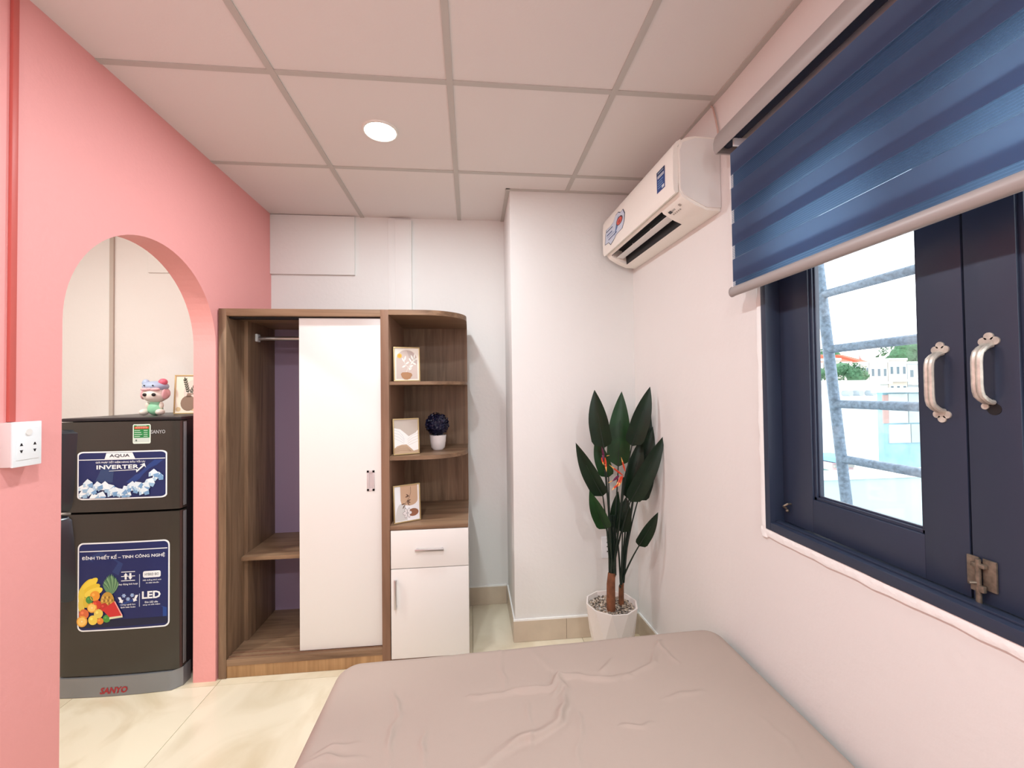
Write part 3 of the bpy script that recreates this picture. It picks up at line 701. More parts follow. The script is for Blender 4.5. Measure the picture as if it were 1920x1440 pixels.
bs = obj('kick_plate', prism(nb(), [(fx0-.002, 2.16)] + bp + [(fx1, 2.118), (fx1, 2.17)], 'z', .002, .088), M_fsil, fr, smooth=True)
def fdec(x0, z0, w, h, base=.0008, y0=FY, a=.009): return Print(lambda u, v, l: Vector((x0+u*w, y0-bow(x0+u*w, a)-base-.0004*l, z0+v*h)))
WHT, NAV, NV2 = (240, 243, 246), (22, 36, 92), (14, 24, 62)
# upper sticker
p = fdec(-1.794, .889, .380, .220)
p.rrect(0, 0, 1, 1, .07, WHT, 0, 14); p.rrect(.016, .028, .984, .972, .06, NAV, 1, 14)
p.poly([(.55, .35), (.62, .3), (.96, .80), (.86, .80)], (34, 62, 128), 2); p.poly([(.20, .35), (.30, .75), (.42, .72), (.40, .35)], (44, 66, 110), 2)
p.rect(.02, .822, .98, .838, WHT, 3, 14); p.poly([(.31, .84), (.33, .965), (.62, .965), (.65, .84)], WHT, 4)
p.text('AQUA', .365, .865, .225, .075, (20, 26, 56), 5, off=.012)
p.text('GI\u1ea2I PH\u00c1P TI\u1ebeT KI\u1ec6M H\u00c0NG \u0110\u1ea6U T\u1ed0I \u01afU', .21, .745, .55, .060, WHT, 4, off=.02)
p.text('INVERTER', .22, .630, .47, .085, WHT, 4, off=.03, sp=1.05)
p.poly([(.36, .585), (.66, .60), (.665, .545), (.75, .68), (.77, .64), (.755, .74), (.70, .70), (.735, .70), (.675, .60), (.67, .615), (.36, .592)], WHT, 4)
rnd = random.Random(3)
for k in range(30):
    x = .06+.88*((k*0.381966) % 1); top = .36 + .06*math.sin(x*9) + (.14 if x > .84 else 0); y = .08+rnd.random()*(top-.08); s = .055; an = rnd.uniform(-.6, .6); sy = s*1.72
    R_ = lambda a, b: (min(.978, max(.022, x+a*math.cos(an)-b*math.sin(an))), max(.035, y+(a*math.sin(an)+b*math.cos(an))*1.72))
    sh = [(222, 236, 246), (176, 206, 230), (120, 162, 204)] if k % 3 else [(238, 246, 252), (196, 220, 238), (150, 186, 216)]
    L = 5+(k % 6)
    p.poly([R_(-s, -s*.3), R_(0, s*.3), R_(s, -s*.3), R_(s, -s*1.2), R_(0, -s*.9), R_(-s, -s*1.2)][:6], sh[1], L)
    p.poly([R_(-s, -s*.3), R_(0, -s*.6), R_(s, -s*.3), R_(0, s*.6)], sh[0], L+.4); p.poly([R_(0, -s*.6), R_(s, -s*.3), R_(s, -s*1.2), R_(.1*s, -s*1.3)], sh[2], L+.4)
    p.poly([R_(-.5*s, -.5*s), R_(-.2*s, -.55*s), R_(-.25*s, -1.0*s), R_(-.5*s, -.9*s)], (250, 252, 254), L+.5)
p.build('promotional_sticker', dz, 'blue ice-cube advertising sticker')
# energy label and lettering
a = at_y(250, 832, FY-.006); b = at_y(283, 795, FY-.006)
p = fdec(a.x, a.z, b.x-a.x, b.z-a.z)
p.rrect(0, 0, 1, 1, .08, (226, 238, 226), 0); p.rect(.06, .30, .94, .95, (34, 132, 70), 1); p.rect(.10, .76, .90, .88, (206, 66, 44), 2)
p.text('*****', .16, .78, .68, .07, (250, 220, 200), 3, off=.02); p.rect(.22, .90, .78, .925, (206, 232, 210), 3)
for i in range(4): p.rect(.10, .66-.1*i, .42+.06*(i % 3), .69-.1*i, (206, 232, 210), 3); p.rect(.62, .66-.1*i, .84, .69-.1*i, (206, 232, 210), 3)
p.rect(.06, .08, .94, .30, (206, 216, 210), 1); p.disc(.2, .17, .05, .045, (90, 108, 98), 2)
p.build('energy_label', dz, 'small green and red energy rating label')
a = at_y(284, 813, FY-.004); p = fdec(a.x, a.z, .060, .017); p.text('SANYO', 0, 0, 1, 1, (176, 178, 180), 0, off=.012); p.build('lettering', dz, 'small silver maker lettering')
a = at_y(187, 1302, FY-.016); p = fdec(a.x, a.z, .116, .029, base=.0012, y0=FY-.004, a=.012); p.text('SANYO', 0, 0, 1, 1, (168, 40, 52), 0, off=.035, sh=.25); p.build('lettering', bs, 'red maker lettering')
# lower sticker
p = fdec(-1.790, .294, .388, .400)
p.rrect(0, 0, 1, 1, .06, WHT, 0, 14); p.rrect(.016, .016, .984, .984, .05, (16, 32, 92), 1, 14)
p.poly([(.45, .28), (.97, .10), (.97, .22), (.6, .34)], (26, 66, 140), 2); p.poly([(.1, .82), (.45, .62), (.5, .75), (.25, .9)], (34, 56, 112), 2); p.rect(.02, .04, .98, .12, (10, 22, 58), 2, 14)
p.rect(.025, .898, .975, .908, WHT, 3, 14)
p.text('\u0110\u1ec8NH THI\u1ebeT K\u1ebe \u2013 TINH C\u00d4NG NGH\u1ec6', .05, .800, .90, .062, WHT, 3, off=.018)
for y in (.55, .60, .65): p.rect(.48, y, .63, y+.008, WHT, 3)
for x, s in ((.53, 1), (.58, -1)):
    c = .603; p.poly([(x-.011, c-.035*s), (x+.011, c-.035*s), (x+.011, c+.01*s), (x+.022, c+.01*s), (x, c+.04*s), (x-.022, c+.01*s), (x-.011, c+.01*s)], WHT, 4)
p.rect(.675, .47, .682, .62, (190, 200, 220), 3); p.rect(.675, .25, .682, .40, (190, 200, 220), 3)
p.rrect(.715, .575, .905, .650, .02, WHT, 3); p.text('HYBRID BIO', .735, .598, .15, .030, (70, 80, 90), 4, off=.004)
p.text('Khay \u0111\u1ef1ng linh ho\u1ea1t', .44, .500, .22, .026, WHT, 3, off=.015)
p.text('H\u1ec7 th\u1ed1ng kh\u1eed m\u00f9i', .715, .535, .195, .024, WHT, 3, off=.015); p.text('v\u00e0 di\u1ec7t khu\u1ea9n', .745, .505, .14, .022, WHT, 3, off=.015)
p.text('LED', .705, .335, .20, .085, WHT, 3, off=.035); p.text('\u0110\u00e8n LED si\u00eau', .735, .285, .14, .022, WHT, 3, off=.015); p.text('s\u00e1ng v\u00e0 ti\u1ebft ki\u1ec7m', .715, .255, .185, .022, WHT, 3, off=.015)
p.text('C\u00f4ng ngh\u1ec7 l\u00e0m', .475, .270, .16, .022, WHT, 3, off=.015); p.text('l\u1ea1nh lu\u00e2n ho\u00e0n', .475, .240, .16, .022, WHT, 3, off=.015)
for x, y in ((.51, .385), (.60, .385), (.555, .345)):
    for k in range(3): p.line([(x-.022*math.cos(k*PI/3), y-.022*math.sin(k*PI/3)), (x+.022*math.cos(k*PI/3), y+.022*math.sin(k*PI/3))], .010, (190, 210, 240), 3+.1*k)
    p.disc(x, y, .014, .014, (150, 180, 225), 4)
p.poly([(.445, .37), (.475, .37), (.49, .335), (.505, .34), (.495, .30), (.455, .315), (.468, .325)], WHT, 3); p.poly([(.665, .385), (.635, .385), (.62, .345), (.605, .35), (.615, .31), (.655, .325), (.642, .335)], WHT, 3)
FR = [(.10, .50, .16, .05, (226, 196, 50), .9), (.13, .52, .17, .045, (240, 212, 70), .7), (.15, .47, .16, .045, (232, 200, 56), .5), (.18, .44, .15, .045, (244, 216, 80), .35), (.05, .40, .05, .10, (232, 206, 70), 0),
      (.05, .30, .05, .09, (226, 200, 80), 0), (.10, .33, .045, .06, (220, 190, 60), 0)]
for i, (x, y, a, b, c, r) in enumerate(FR): p.disc(x, y, a*.72, b, c, 4+.3*i, rot=r)
for k in range(16):
    an = math.radians(90+(k-7.5)*4.5); p.leaf(.37, .40, .15+.10*(1-abs(k-7.5)/8), .035, an, [(96, 140, 100), (130, 168, 124), (70, 112, 80)][k % 3], 4+.2*k)
p.disc(.335, .33, .075, .11, (196, 152, 60), 8)
for k in range(22): p.disc(.28+.022*(k % 6)+.01*((k//6) % 2), .27+.036*(k//6), .011, .014, [(224, 184, 90), (150, 108, 44)][k % 2], 8.5)
for x, y, r, c in ((.20, .40, .055, (236, 156, 52)), (.14, .36, .04, (70, 140, 60)), (.22, .30, .052, (206, 60, 40)), (.30, .27, .045, (190, 48, 40)), (.08, .20, .055, (220, 110, 60)), (.17, .27, .054, (240, 170, 60)), (.24, .20, .05, (232, 208, 96)), (.18, .13, .052, (238, 212, 84)), (.06, .12, .06, (240, 172, 60)), (.26, .115, .036, (232, 140, 50)), (.33, .14, .042, (76, 150, 60))):
    p.disc(x, y, r, r*1.05, c, 9+.0*r); p.disc(x-.3*r, y+.3*r, r*.3, r*.3, tuple(min(255, q+28) for q in c), 9.6)
for x, y, r in ((.17, .27, .043), (.06, .12, .048)): p.disc(x, y, r, r, (250, 206, 110), 10); p.disc(x, y, r*.2, r*.2, (252, 230, 170), 10.5)
p.poly([(.28, .245), (.42, .335), (.50, .165), (.36, .155)], (206, 46, 48), 10); p.poly([(.36, .155), (.50, .165), (.505, .145), (.36, .13)], (226, 226, 190), 10.2); p.poly([(.42, .335), (.505, .165), (.49, .165), (.412, .325)], (238, 170, 160), 10.4)
p.build('promotional_sticker', dl, 'blue advertising sticker with fruit and feature icons')

# ------------------------------------------------------------------ vinyl doll
dc = Vector((-1.606, 2.290, 1.2635))
dl_ = thing('doll', tuple(dc), 'small pink-haired vinyl doll with blue animal hat on top of the fridge', 'toy')
def part(name, items, c, rough=.5):
    bm = nb()
    for off, s in items: ball(bm, dc+Vector(off), s, sub=3)
    return obj(name, bm, mat('doll_%s' % name, c, rough), dl_, smooth=True)
part('body', [((0, 0, .032), (.034, .026, .034)), ((0, .0, .058), (.024, .02, .022))], (150, 214, 176))
part('leg', [((-.040, -.020, .016), (.018, .022, .0158))], (240, 232, 222)); part('leg', [((.036, -.020, .016), (.018, .022, .0158))], (240, 232, 222))
part('arm', [((-.032, -.006, .050), (.010, .010, .018))], (236, 226, 214)); part('arm', [((.032, -.006, .050), (.010, .010, .018))], (236, 226, 214))
hd = part('head', [((0, 0, .103), (.054, .046, .041))], (244, 232, 222))
part('hair', [((0, .016, .110), (.056, .040, .042)), ((-.050, -.010, .106), (.008, .018, .026)), ((.050, -.010, .106), (.008, .018, .026)), ((-.018, -.036, .131), (.026, .011, .009)), ((.020, -.036, .131), (.026, .011, .009)), ((0, -.040, .133), (.014, .008, .008))], (238, 186, 192))
part('hat', [((0, .002, .146), (.056, .050, .028)), ((-.044, -.002, .164), (.017, .013, .019))], (176, 192, 220))
part('pompom', [((.040, -.006, .168), (.020, .018, .018))], (222, 108, 130))
for x, y, z, s in ((-.020, -.044, .104, (.0105, .004, .0085)), (.022, -.044, .104, (.0105, .004, .0085)), (-.020, -.047, .150, (.004, .003, .0035)), (.020, -.047, .150, (.004, .003, .0035))):
    obj('eye' if z < .12 else 'hat_eye', ball(nb(), dc+Vector((x, y, z)), s, sub=2), mat('doll_eye', (22, 18, 24), .2), dl_, smooth=True)

# ------------------------------------------------------------------ sockets and conduit
sk = thing('power_socket', (XL, 1.242, 1.175), 'white surface-mounted socket box with switch on the pink wall', 'socket')
PX = XL+.036
a = at_x(24, 790, PX); b = at_x(78, 868, PX); sy0, sy1 = a.y, b.y; sz0, sz1 = 1.177, 1.296
one('back_box', (XL, sy0+.001, sz0+.001), (PX-.006, sy1-.001, sz1-.001), mat('socket_box', (226, 214, 212), .5), sk, .002)
pl = one('faceplate', (PX-.006, sy0, sz0), (PX, sy1, sz1), M_plug, sk, .002)
one('insert', (PX, sy0+.008, sz0+.018), (PX+.0015, sy1-.008, sz1-.016), M_plug, pl, .0007)
yc = (sy0+sy1)/2
obj('switch_button', prism(nb(), [(yc+.0085*math.cos(k*PI/10), 1.268+.0085*math.sin(k*PI/10)) for k in range(20)], 'x', PX+.0015, PX+.004), M_acg, pl, smooth=True)
for dy in (-.017, .017):
    for z, s in ((1.235, 1), (1.218, -1)):
        obj('socket_slot', prism(nb(), [(yc+dy-.0042, z-.003*s), (yc+dy+.0042, z-.003*s), (yc+dy+.0022, z+.001*s), (yc+dy+.0016, z+.004*s), (yc+dy-.0016, z+.004*s), (yc+dy-.0022, z+.001*s)], 'x', PX+.0014, PX+.0018), M_blk, pl)
ct = one('cable_conduit', (XL, 1.224, sz1), (XL+.009, 1.240, ZC-.001), mat('red_conduit', (198, 92, 84), .45), None, .002)
tag(ct, 'dark pink cable conduit running down the pink wall to the socket', 'conduit')
k2 = thing('wall_socket', (.738, YCOL, .43), 'white double socket on the pier wall behind the large plant', 'socket')
one('faceplate', (.714, YCOL-.009, .428), (.784, YCOL, .545), M_plug, k2, .002)
for z in (.515, .492, .465): one('socket_slot', (.742, YCOL-.0098, z-.003), (.748, YCOL-.0088, z+.003), M_blk, k2)

# ------------------------------------------------------------------ large potted plant
PC = Vector((.694, 2.055, 0)); RZ = .292
pt = thing('potted_plant', tuple(PC), 'tall bird-of-paradise plant with dark leaves in a white faceted pot', 'plant')
bm = nb(); n = 10
def ringp(r, z, tw=0): return [(PC.x+r*math.cos(2*PI*k/n+tw), PC.y+r*math.sin(2*PI*k/n+tw), z) for k in range(n)]
rr = [ringp(.082, .002), ringp(.112, .15, PI/n), ringp(.130, RZ), ringp(.122, RZ), ringp(.118, RZ-.02), ringp(.116, RZ-.03)]
vr = [[bm.verts.new(q) for q in r] for r in rr]
bm.faces.new(vr[0])
for i in range(len(vr)-1):
    for k in range(n):
        A, B = vr[i], vr[i+1]
        if i == 0: bm.faces.new((A[k], A[(k+1) % n], B[k])); bm.faces.new((A[(k+1) % n], B[(k+1) % n], B[k]))
        elif i == 1: bm.faces.new((A[k], B[(k+1) % n], B[k])); bm.faces.new((A[k], A[(k+1) % n], B[(k+1) % n]))
        else: bm.faces.new((A[k], A[(k+1) % n], B[(k+1) % n], B[k]))
bm.faces.new(vr[-1])
obj('pot', bm, mat('white_faceted_pot', (238, 230, 224), .5), pt)
bm = nb(); rnd = random.Random(11)
for k in range(900):
    r = .112*math.sqrt(rnd.random()); a = rnd.random()*2*PI; s = rnd.uniform(.003, .0062)
    t = nb(); bmesh.ops.create_icosphere(t, subdivisions=1, radius=1)
    for f in t.faces: f.material_index = (0, 0, 1, 1, 2, 2, 3)[k % 7]
    merge(bm, t, 0, Matrix.Translation((PC.x+r*math.cos(a), PC.y+r*math.sin(a), RZ-.026+rnd.random()*.006)) @ Matrix.Rotation(rnd.random()*6, 4, 'Z') @ Matrix.Diagonal((s*1.3, s, s*.7, 1)))
tag(obj('pebbles', bm, [mat('pebble_tan', (186, 168, 148), .7), mat('pebble_grey', (148, 138, 126), .7), mat('pebble_dark', (84, 74, 64), .7), mat('pebble_light', (216, 206, 192), .7)], pt), kind='stuff')
M_leaf = mat('dark_green_leaf', (10, 34, 16), .42, spec=.3, var=.25, vscale=14); M_leaf2 = mat('mid_green_leaf', (20, 56, 22), .42, spec=.3, var=.25, vscale=14)
M_stem = mat('dark_green_stem', (18, 36, 26), .45); M_bark = mat('brown_bark', (124, 76, 48), .8, bump=.5, bscale=60, var=.3, vscale=30)
def zp(x, y): return 1040+x/2.769, 700+y/2.769
LEAVES = [  # tip, base, width, depth at base / tip, curl, material, stem root index
 ((205, 85), (256, 388), 104, 2.00, 2.02, .25, 0, 0), ((347, 92), (330, 485), 116, 2.06, 2.10, .10, 1, 0), ((497, 68), (400, 378), 96, 2.02, 2.00, -.2, 0, 0),
 ((513, 185), (440, 500), 84, 2.10, 2.08, -.2, 0, 1), ((512, 275), (425, 570), 92, 2.08, 2.06, -.15, 0, 1), ((573, 320), (392, 668), 92, 2.00, 1.96, -.3, 0, 0),
 ((505, 430), (432, 660), 86, 2.09, 2.09, -.3, 0, 1), ((108, 362), (250, 638), 84, 1.99, 1.97, .3, 0, 0), ((212, 330), (280, 540), 78, 2.09, 2.12, .3, 1, 0),
 ((180, 610), (268, 808), 76, 2.01, 1.98, .3, 1, 0), ((328, 612), (322, 812), 56, 2.05, 2.05, .5, 0, 1), ((372, 640), (352, 826), 74, 2.03, 2.03, -.1, 0, 1),
 ((538, 722), (437, 897), 62, 1.99, 1.95, -.3, 0, 1), ((452, 330), (385, 655), 90, 2.06, 2.06, .0, 0, 1)]
ROOTS = [at_y(*zp(300, 1050), 2.035), at_y(*zp(350, 1100), 2.06)]
for (tp_, bs_, wdt, yb, yt, curl, mi, ri) in LEAVES:
    B = at_y(*zp(*bs_), yb); T = at_y(*zp(*tp_), yt); ax = T-B; L = ax.length; W = wdt/2.769*yb/FPX*1.02
    view = (E0-(B+T)/2).normalized(); side = ax.cross(view).normalized(); nrm = side.cross(ax.normalized()).normalized()
    ca, sa = math.cos(curl), math.sin(curl); s2 = side*ca + nrm*sa; n2 = nrm*ca - side*sa
    bm = nb(); rows = 15; pv = None
    for i in range(rows+1):
        t = i/rows; wv = W/2*(min(1, (t/.10)**.5 if t < .10 else 1) * (1 if t < .35 else max(0, 1-((t-.35)/.65)**1.9)))/max(.85, ca)
        c = B + ax*t + n2*(.035*math.sin(PI*t)*L - .02*t*t*L)
        vs = [bm.verts.new(c + s2*wv*q + n2*(abs(q)*wv*.32)) for q in (-1, -.5, 0, .5, 1)]
        if pv:
            for k in range(4): bm.faces.new((pv[k], pv[k+1], vs[k+1], vs[k]))
        pv = vs
    bmesh.ops.remove_doubles(bm, verts=bm.verts, dist=1e-5)
    lf = obj('leaf', bm, (M_leaf, M_leaf2)[mi], pt, smooth=True)
    R0 = ROOTS[ri] + Vector((random.uniform(-.01, .01), random.uniform(-.01, .01), random.uniform(-.02, .02)))
    mid = R0.lerp(B, .55) + Vector(((R0.x-B.x)*.18, 0, 0)); pts = []
    for i in range(9):
        t = i/8; pts.append(R0*(1-t)**2 + mid*2*t*(1-t) + B*t*t)
    pts += [B+ax*.25+n2*.024*L, B+ax*.6+n2*.03*L]
    obj('midrib_stem', tube(nb(), pts, [.0055-.0003*i for i in range(9)]+[.0018, .001], 7), M_stem, lf, smooth=True)
# trunks
a0 = at_y(*zp(296, 1205), 2.02); 
bm = nb(); c = Vector((a0.x, 2.02, 0)); tube(bm, [(c.x-.004, c.y, RZ-.03), (c.x-.002, c.y, .40), (ROOTS[0].x-.006, 2.03, ROOTS[0].z+.015)], [.022, .021, .018], 9); obj('trunk', bm, M_bark, pt, smooth=True)
a1 = at_y(*zp(345, 1185), 2.07); tube_b = tube(nb(), [(a1.x, 2.07, RZ-.03), (a1.x+.002, 2.07, .36), (ROOTS[1].x, 2.06, ROOTS[1].z+.01)], [.014, .013, .010], 9); obj('trunk', tube_b, M_bark, pt, smooth=True)
bm = nb()
for k in range(6):
    a = ROOTS[0]+Vector((-.014+.006*k, .004*(k % 2), 0)); tube(bm, [a, a+Vector((.001*k-.002, 0, .30))], [.006, .003], 6)
obj('leaf_sheath', bm, M_stem, pt, smooth=True)
# flowers
M_fl1 = mat('petal_orange_red', (206, 62, 30), .4); M_fl2 = mat('petal_yellow', (240, 176, 96), .4); M_fl3 = mat('petal_purple', (96, 22, 62), .4)
def fp(x, y, d): return at_y(1110+x/11.08, 800+y/11.08, d)
def petal(bm, a, b, w, mi):
    ax = b-a; view = (E0-a).normalized(); s = ax.cross(view).normalized()*w; nn = view*w*.6
    rings = []
    for t, k in ((0, .4), (.3, 1), (.65, .75), (1, .05)):
        c = a+ax*t; rings.append([bm.verts.new(c+v*k) for v in (s, nn, -s, -nn)])
    for i in range(3):
        for j in range(4): f = bm.faces.new((rings[i][j], rings[i][(j+1) % 4], rings[i+1][(j+1) % 4], rings[i+1][j])); f.material_index = mi if i < 2 else (1 if mi == 0 else mi)
for segs, st in (([((250, 640), (200, 410), 5, 2), ((200, 640), (240, 800), 4, 0), ((270, 640), (300, 940), 5, 0), ((230, 560), (230, 720), 5, 2), ((300, 610), (370, 595), 1.4, 1), ((260, 780), (285, 800), 3, 1)], (270, 900)),
                 ([((640, 1010), (355, 790), 4.2, 0), ((690, 930), (605, 630), 4, 0), ((560, 1020), (420, 1140), 6, 2), ((430, 1120), (335, 1170), 2, 1), ((640, 1020), (540, 1250), 4.5, 0), ((560, 1180), (405, 1325), 4.5, 0), ((620, 1100), (560, 1240), 3.5, 1), ((610, 1020), (500, 1230), 4, 0)], (650, 1050))):
    bm = nb()
    for a, b, w, mi in segs: petal(bm, fp(*a, 1.965), fp(*b, 1.945), w*.0011, mi)
    fo = obj('flower', bm, [M_fl1, M_fl2, M_fl3], pt)
    s = fp(*st, 1.97); obj('flower_stalk', tube(nb(), [ROOTS[0], ROOTS[0].lerp(s, .5)+Vector((.006, 0, 0)), s], [.005, .0045, .004], 7), M_stem, fo, smooth=True)

# ------------------------------------------------------------------ bed
bd = thing('bed', (.24, .53, 0), 'low double bed with a wrinkled taupe fitted sheet', 'bed')
BZ = .445
FLc, FRc, NLc, NRc = Vector((-.455, 1.500)), Vector((.935, 1.548)), Vector((-.470, -.46)), Vector((.945, -.46))
def cp(x, y): q = at_z(540+x/1.7455, 1150+y/1.7455, BZ); return (q.x, q.y)
RID = [([(600, 272), (760, 252), (860, 236), (886, 205), (960, 203), (1040, 212), (1115, 206)], .017, .011), ([(886, 205), (905, 245), (912, 305), (885, 350), (840, 385), (740, 430), (640, 495)], .018, .012),
       ([(890, 230), (872, 268)], .011, .008), ([(800, 385), (795, 450)], .005, .007), ([(1105, 215), (1190, 160), (1215, 95)], .010, .010), ([(1215, 95), (1275, 165)], .008, .008), ([(1025, 190), (1060, 150)], .010, .010),
       ([(690, 100), (715, 255)], .005, .010), ([(350, 250), (362, 330), (335, 420), (325, 500)], .010, .008), ([(455, 370), (440, 470), (450, 520)], .008, .007), ([(790, 285), (785, 380)], .006, .006),
       ([(955, 330), (960, 420), (950, 500)], .007, .008), ([(1090, 365), (1160, 375), (1195, 358)], .007, .007), ([(1230, 275), (1350, 255)], .006, .010), ([(60, 480), (140, 440), (230, 420)], .009, .009), ([(40, 500), (120, 470), (240, 470)], .008, .009), ([(880, 190), (790, 120)], .003, .012), ([(1560, 345), (1640, 420), (1680, 480)], .003, .012)]
RW = [([cp(*q) for q in pts], h*.8, s*.6) for pts, h, s in RID]
RW = [(p_, h, s, sum(math.hypot(b[0]-a[0], b[1]-a[1]) for a, b in zip(p_, p_[1:]))) for p_, h, s in RW]
def zw(x, y):
    z = .0035*math.sin(3.1*x+1.3*y)*math.sin(2.3*y-.8*x+1) + .0012*math.sin(17*x+9*y)*math.sin(13*y-6*x)
    jx, jy = x+.004*math.sin(41*y+9*x)+.002*math.sin(97*y), y+.004*math.sin(37*x-5*y)+.002*math.sin(89*x)
    for pts, h, s, tot in RW:
        best, bs, run = 9, 0, 0
        for (ax, ay), (bx, by) in zip(pts, pts[1:]):
            dx, dy = bx-ax, by-ay; L2 = dx*dx+dy*dy; L = math.sqrt(L2); t = max(0, min(1, ((jx-ax)*dx+(jy-ay)*dy)/L2)); ex, ey = jx-ax-t*dx, jy-ay-t*dy; d = math.hypot(ex, ey)
            if d < best: best = d; bs = (run+t*L)/tot; side = 1 if dx*ey-dy*ex > 0 else -1
            run += L
        if best < .09:
            env = math.sin(PI*min(1, max(0, .06+.88*bs)))**.8 * (.75+.25*math.sin(9*bs*tot/.2+3*x))
            sg = s if side > 0 else s*2.6
            z += h*env*(math.exp(-(best/sg)**2) - .22*math.exp(-((best-2.6*s)/(1.6*s))**2))
    return z
bm = nb(); NX, NY = 260, 260
ys = []
for j in range(NY+1):   # finer rows towards the far end
    t = j/NY; ys.append(t if t < .0 else 1-(1-t)**1.0)
rows = []
cr = .075; er = .045
def plan(s, t):
    p = NLc.lerp(NRc, s).lerp(FLc.lerp(FRc, s), t); return p
wid, lng = 1.40, 2.0
def edge_d(s, t): return min(s*wid, (1-s)*wid), min(t*lng, (1-t)*lng)
ss = [i/NX for i in range(NX+1)]; tt = [.0] + [.62+.38*(j/NY) for j in range(NY+1)]; tt = [0, .02, .05, .1, .2, .3, .4, .5, .56] + tt[1:]
def remap(v, e):   # denser near the ends for the rounding
    return v
grid = []
for t in tt:
    row = []
    for s in ss:
        du, dv = edge_d(s, t); p = plan(s, t)
        # rounded plan corner
        if du < cr and dv < cr:
            vx, vy = cr-du, cr-dv; l = math.hypot(vx, vy); m = max(vx, vy)
            if l > 1e-6:
                k = m/l; sx = 1 if s < .5 else -1; sy_ = 1 if t < .5 else -1
                p = p + Vector((sx*vx*(1-k), sy_*vy*(1-k)))
        d = min(du, dv); z = BZ
        if d < er: z = BZ - er + math.sqrt(max(0, er*er-(er-d)**2))
        row.append(bm.verts.new((p.x, p.y, z + (zw(p.x, p.y) if t > .5 else 0)*min(1, d/.03))))
    grid.append(row)
for j in range(len(grid)-1):
    for i in range(NX): bm.faces.new((grid[j][i], grid[j][i+1], grid[j+1][i+1], grid[j+1][i]))
loop = grid[0] + [r[-1] for r in grid[1:]] + list(reversed(grid[-1][:-1])) + [r[0] for r in reversed(grid[1:-1])]
low = [bm.verts.new((v.co.x, v.co.y, .235)) for v in loop]
for i in range(len(loop)): bm.faces.new((loop[i], loop[(i+1) % len(loop)], low[(i+1) % len(loop)], low[i]))
bm.faces.new(low)
mo = obj('mattress', bm, M_sheet, bd, smooth=False)
for q in mo.data.polygons: q.use_smooth = True
M_bedw = wood('bed_base_wood', (120, 88, 60), (160, 124, 90), 'x')
one('bed_base', (-.43, -.43, .12), (.92, 1.48, .234), M_bedw, bd, .004)
for x in (-.41, .84):
    for y in (-.41, 1.40): one('leg', (x, y, 0), (x+.06, y+.06, .12), M_bedw, bd, .003)

# ------------------------------------------------------------------ outside the window
M_par = mat('pale_plaster_outside', (172, 194, 198), .85, var=.04, vscale=3); M_conc = mat('concrete_outside', (150, 150, 146), .9, var=.08, vscale=4)
M_galv = mat('galvanised_pipe', (112, 130, 148), .55, metal=.3, var=.34, vscale=70)
struct(one('terrace_floor', (1.125, -1.5, -.35), (4.6, 2.60, -.20), M_conc))
pp = thing('parapet', (3.0, 2.65, -.2), 'pale plastered roof parapet beyond the window', 'parapet')
one('parapet_wall', (1.13, 2.60, -.2), (4.6, 2.72, .735), M_par, pp); one('coping', (1.125, 2.585, .735), (4.62, 2.735, .770), mat('white_coping', (240, 242, 242), .8), pp, .004)
one('parapet_wall', (4.48, -1.5, -.2), (4.60, 2.60, .735), M_par, pp); one('coping', (4.465, -1.5, .735), (4.615, 2.585, .770), MATS['white_coping'], pp, .004)
la = thing('ladder', (1.71, 1.42, -.2), 'galvanised pipe ladder leaning outside the window', 'ladder')
def lx(z): return 1.600 + (z-.86)*(-.102/1.01)
for y in (1.64, 1.19): obj('rail', tube(nb(), [(lx(-.2), y, -.198), (lx(2.7), y, 2.7)], .0205, 14), M_galv, la, smooth=True)
for k in range(-5, 5):
    z = 1.055+.235*k
    if -.1 < z < 2.6: obj('rung', tube(nb(), [(lx(z), 1.20, z), (lx(z), 1.63, z)], .0175, 12), M_galv, la, smooth=True)
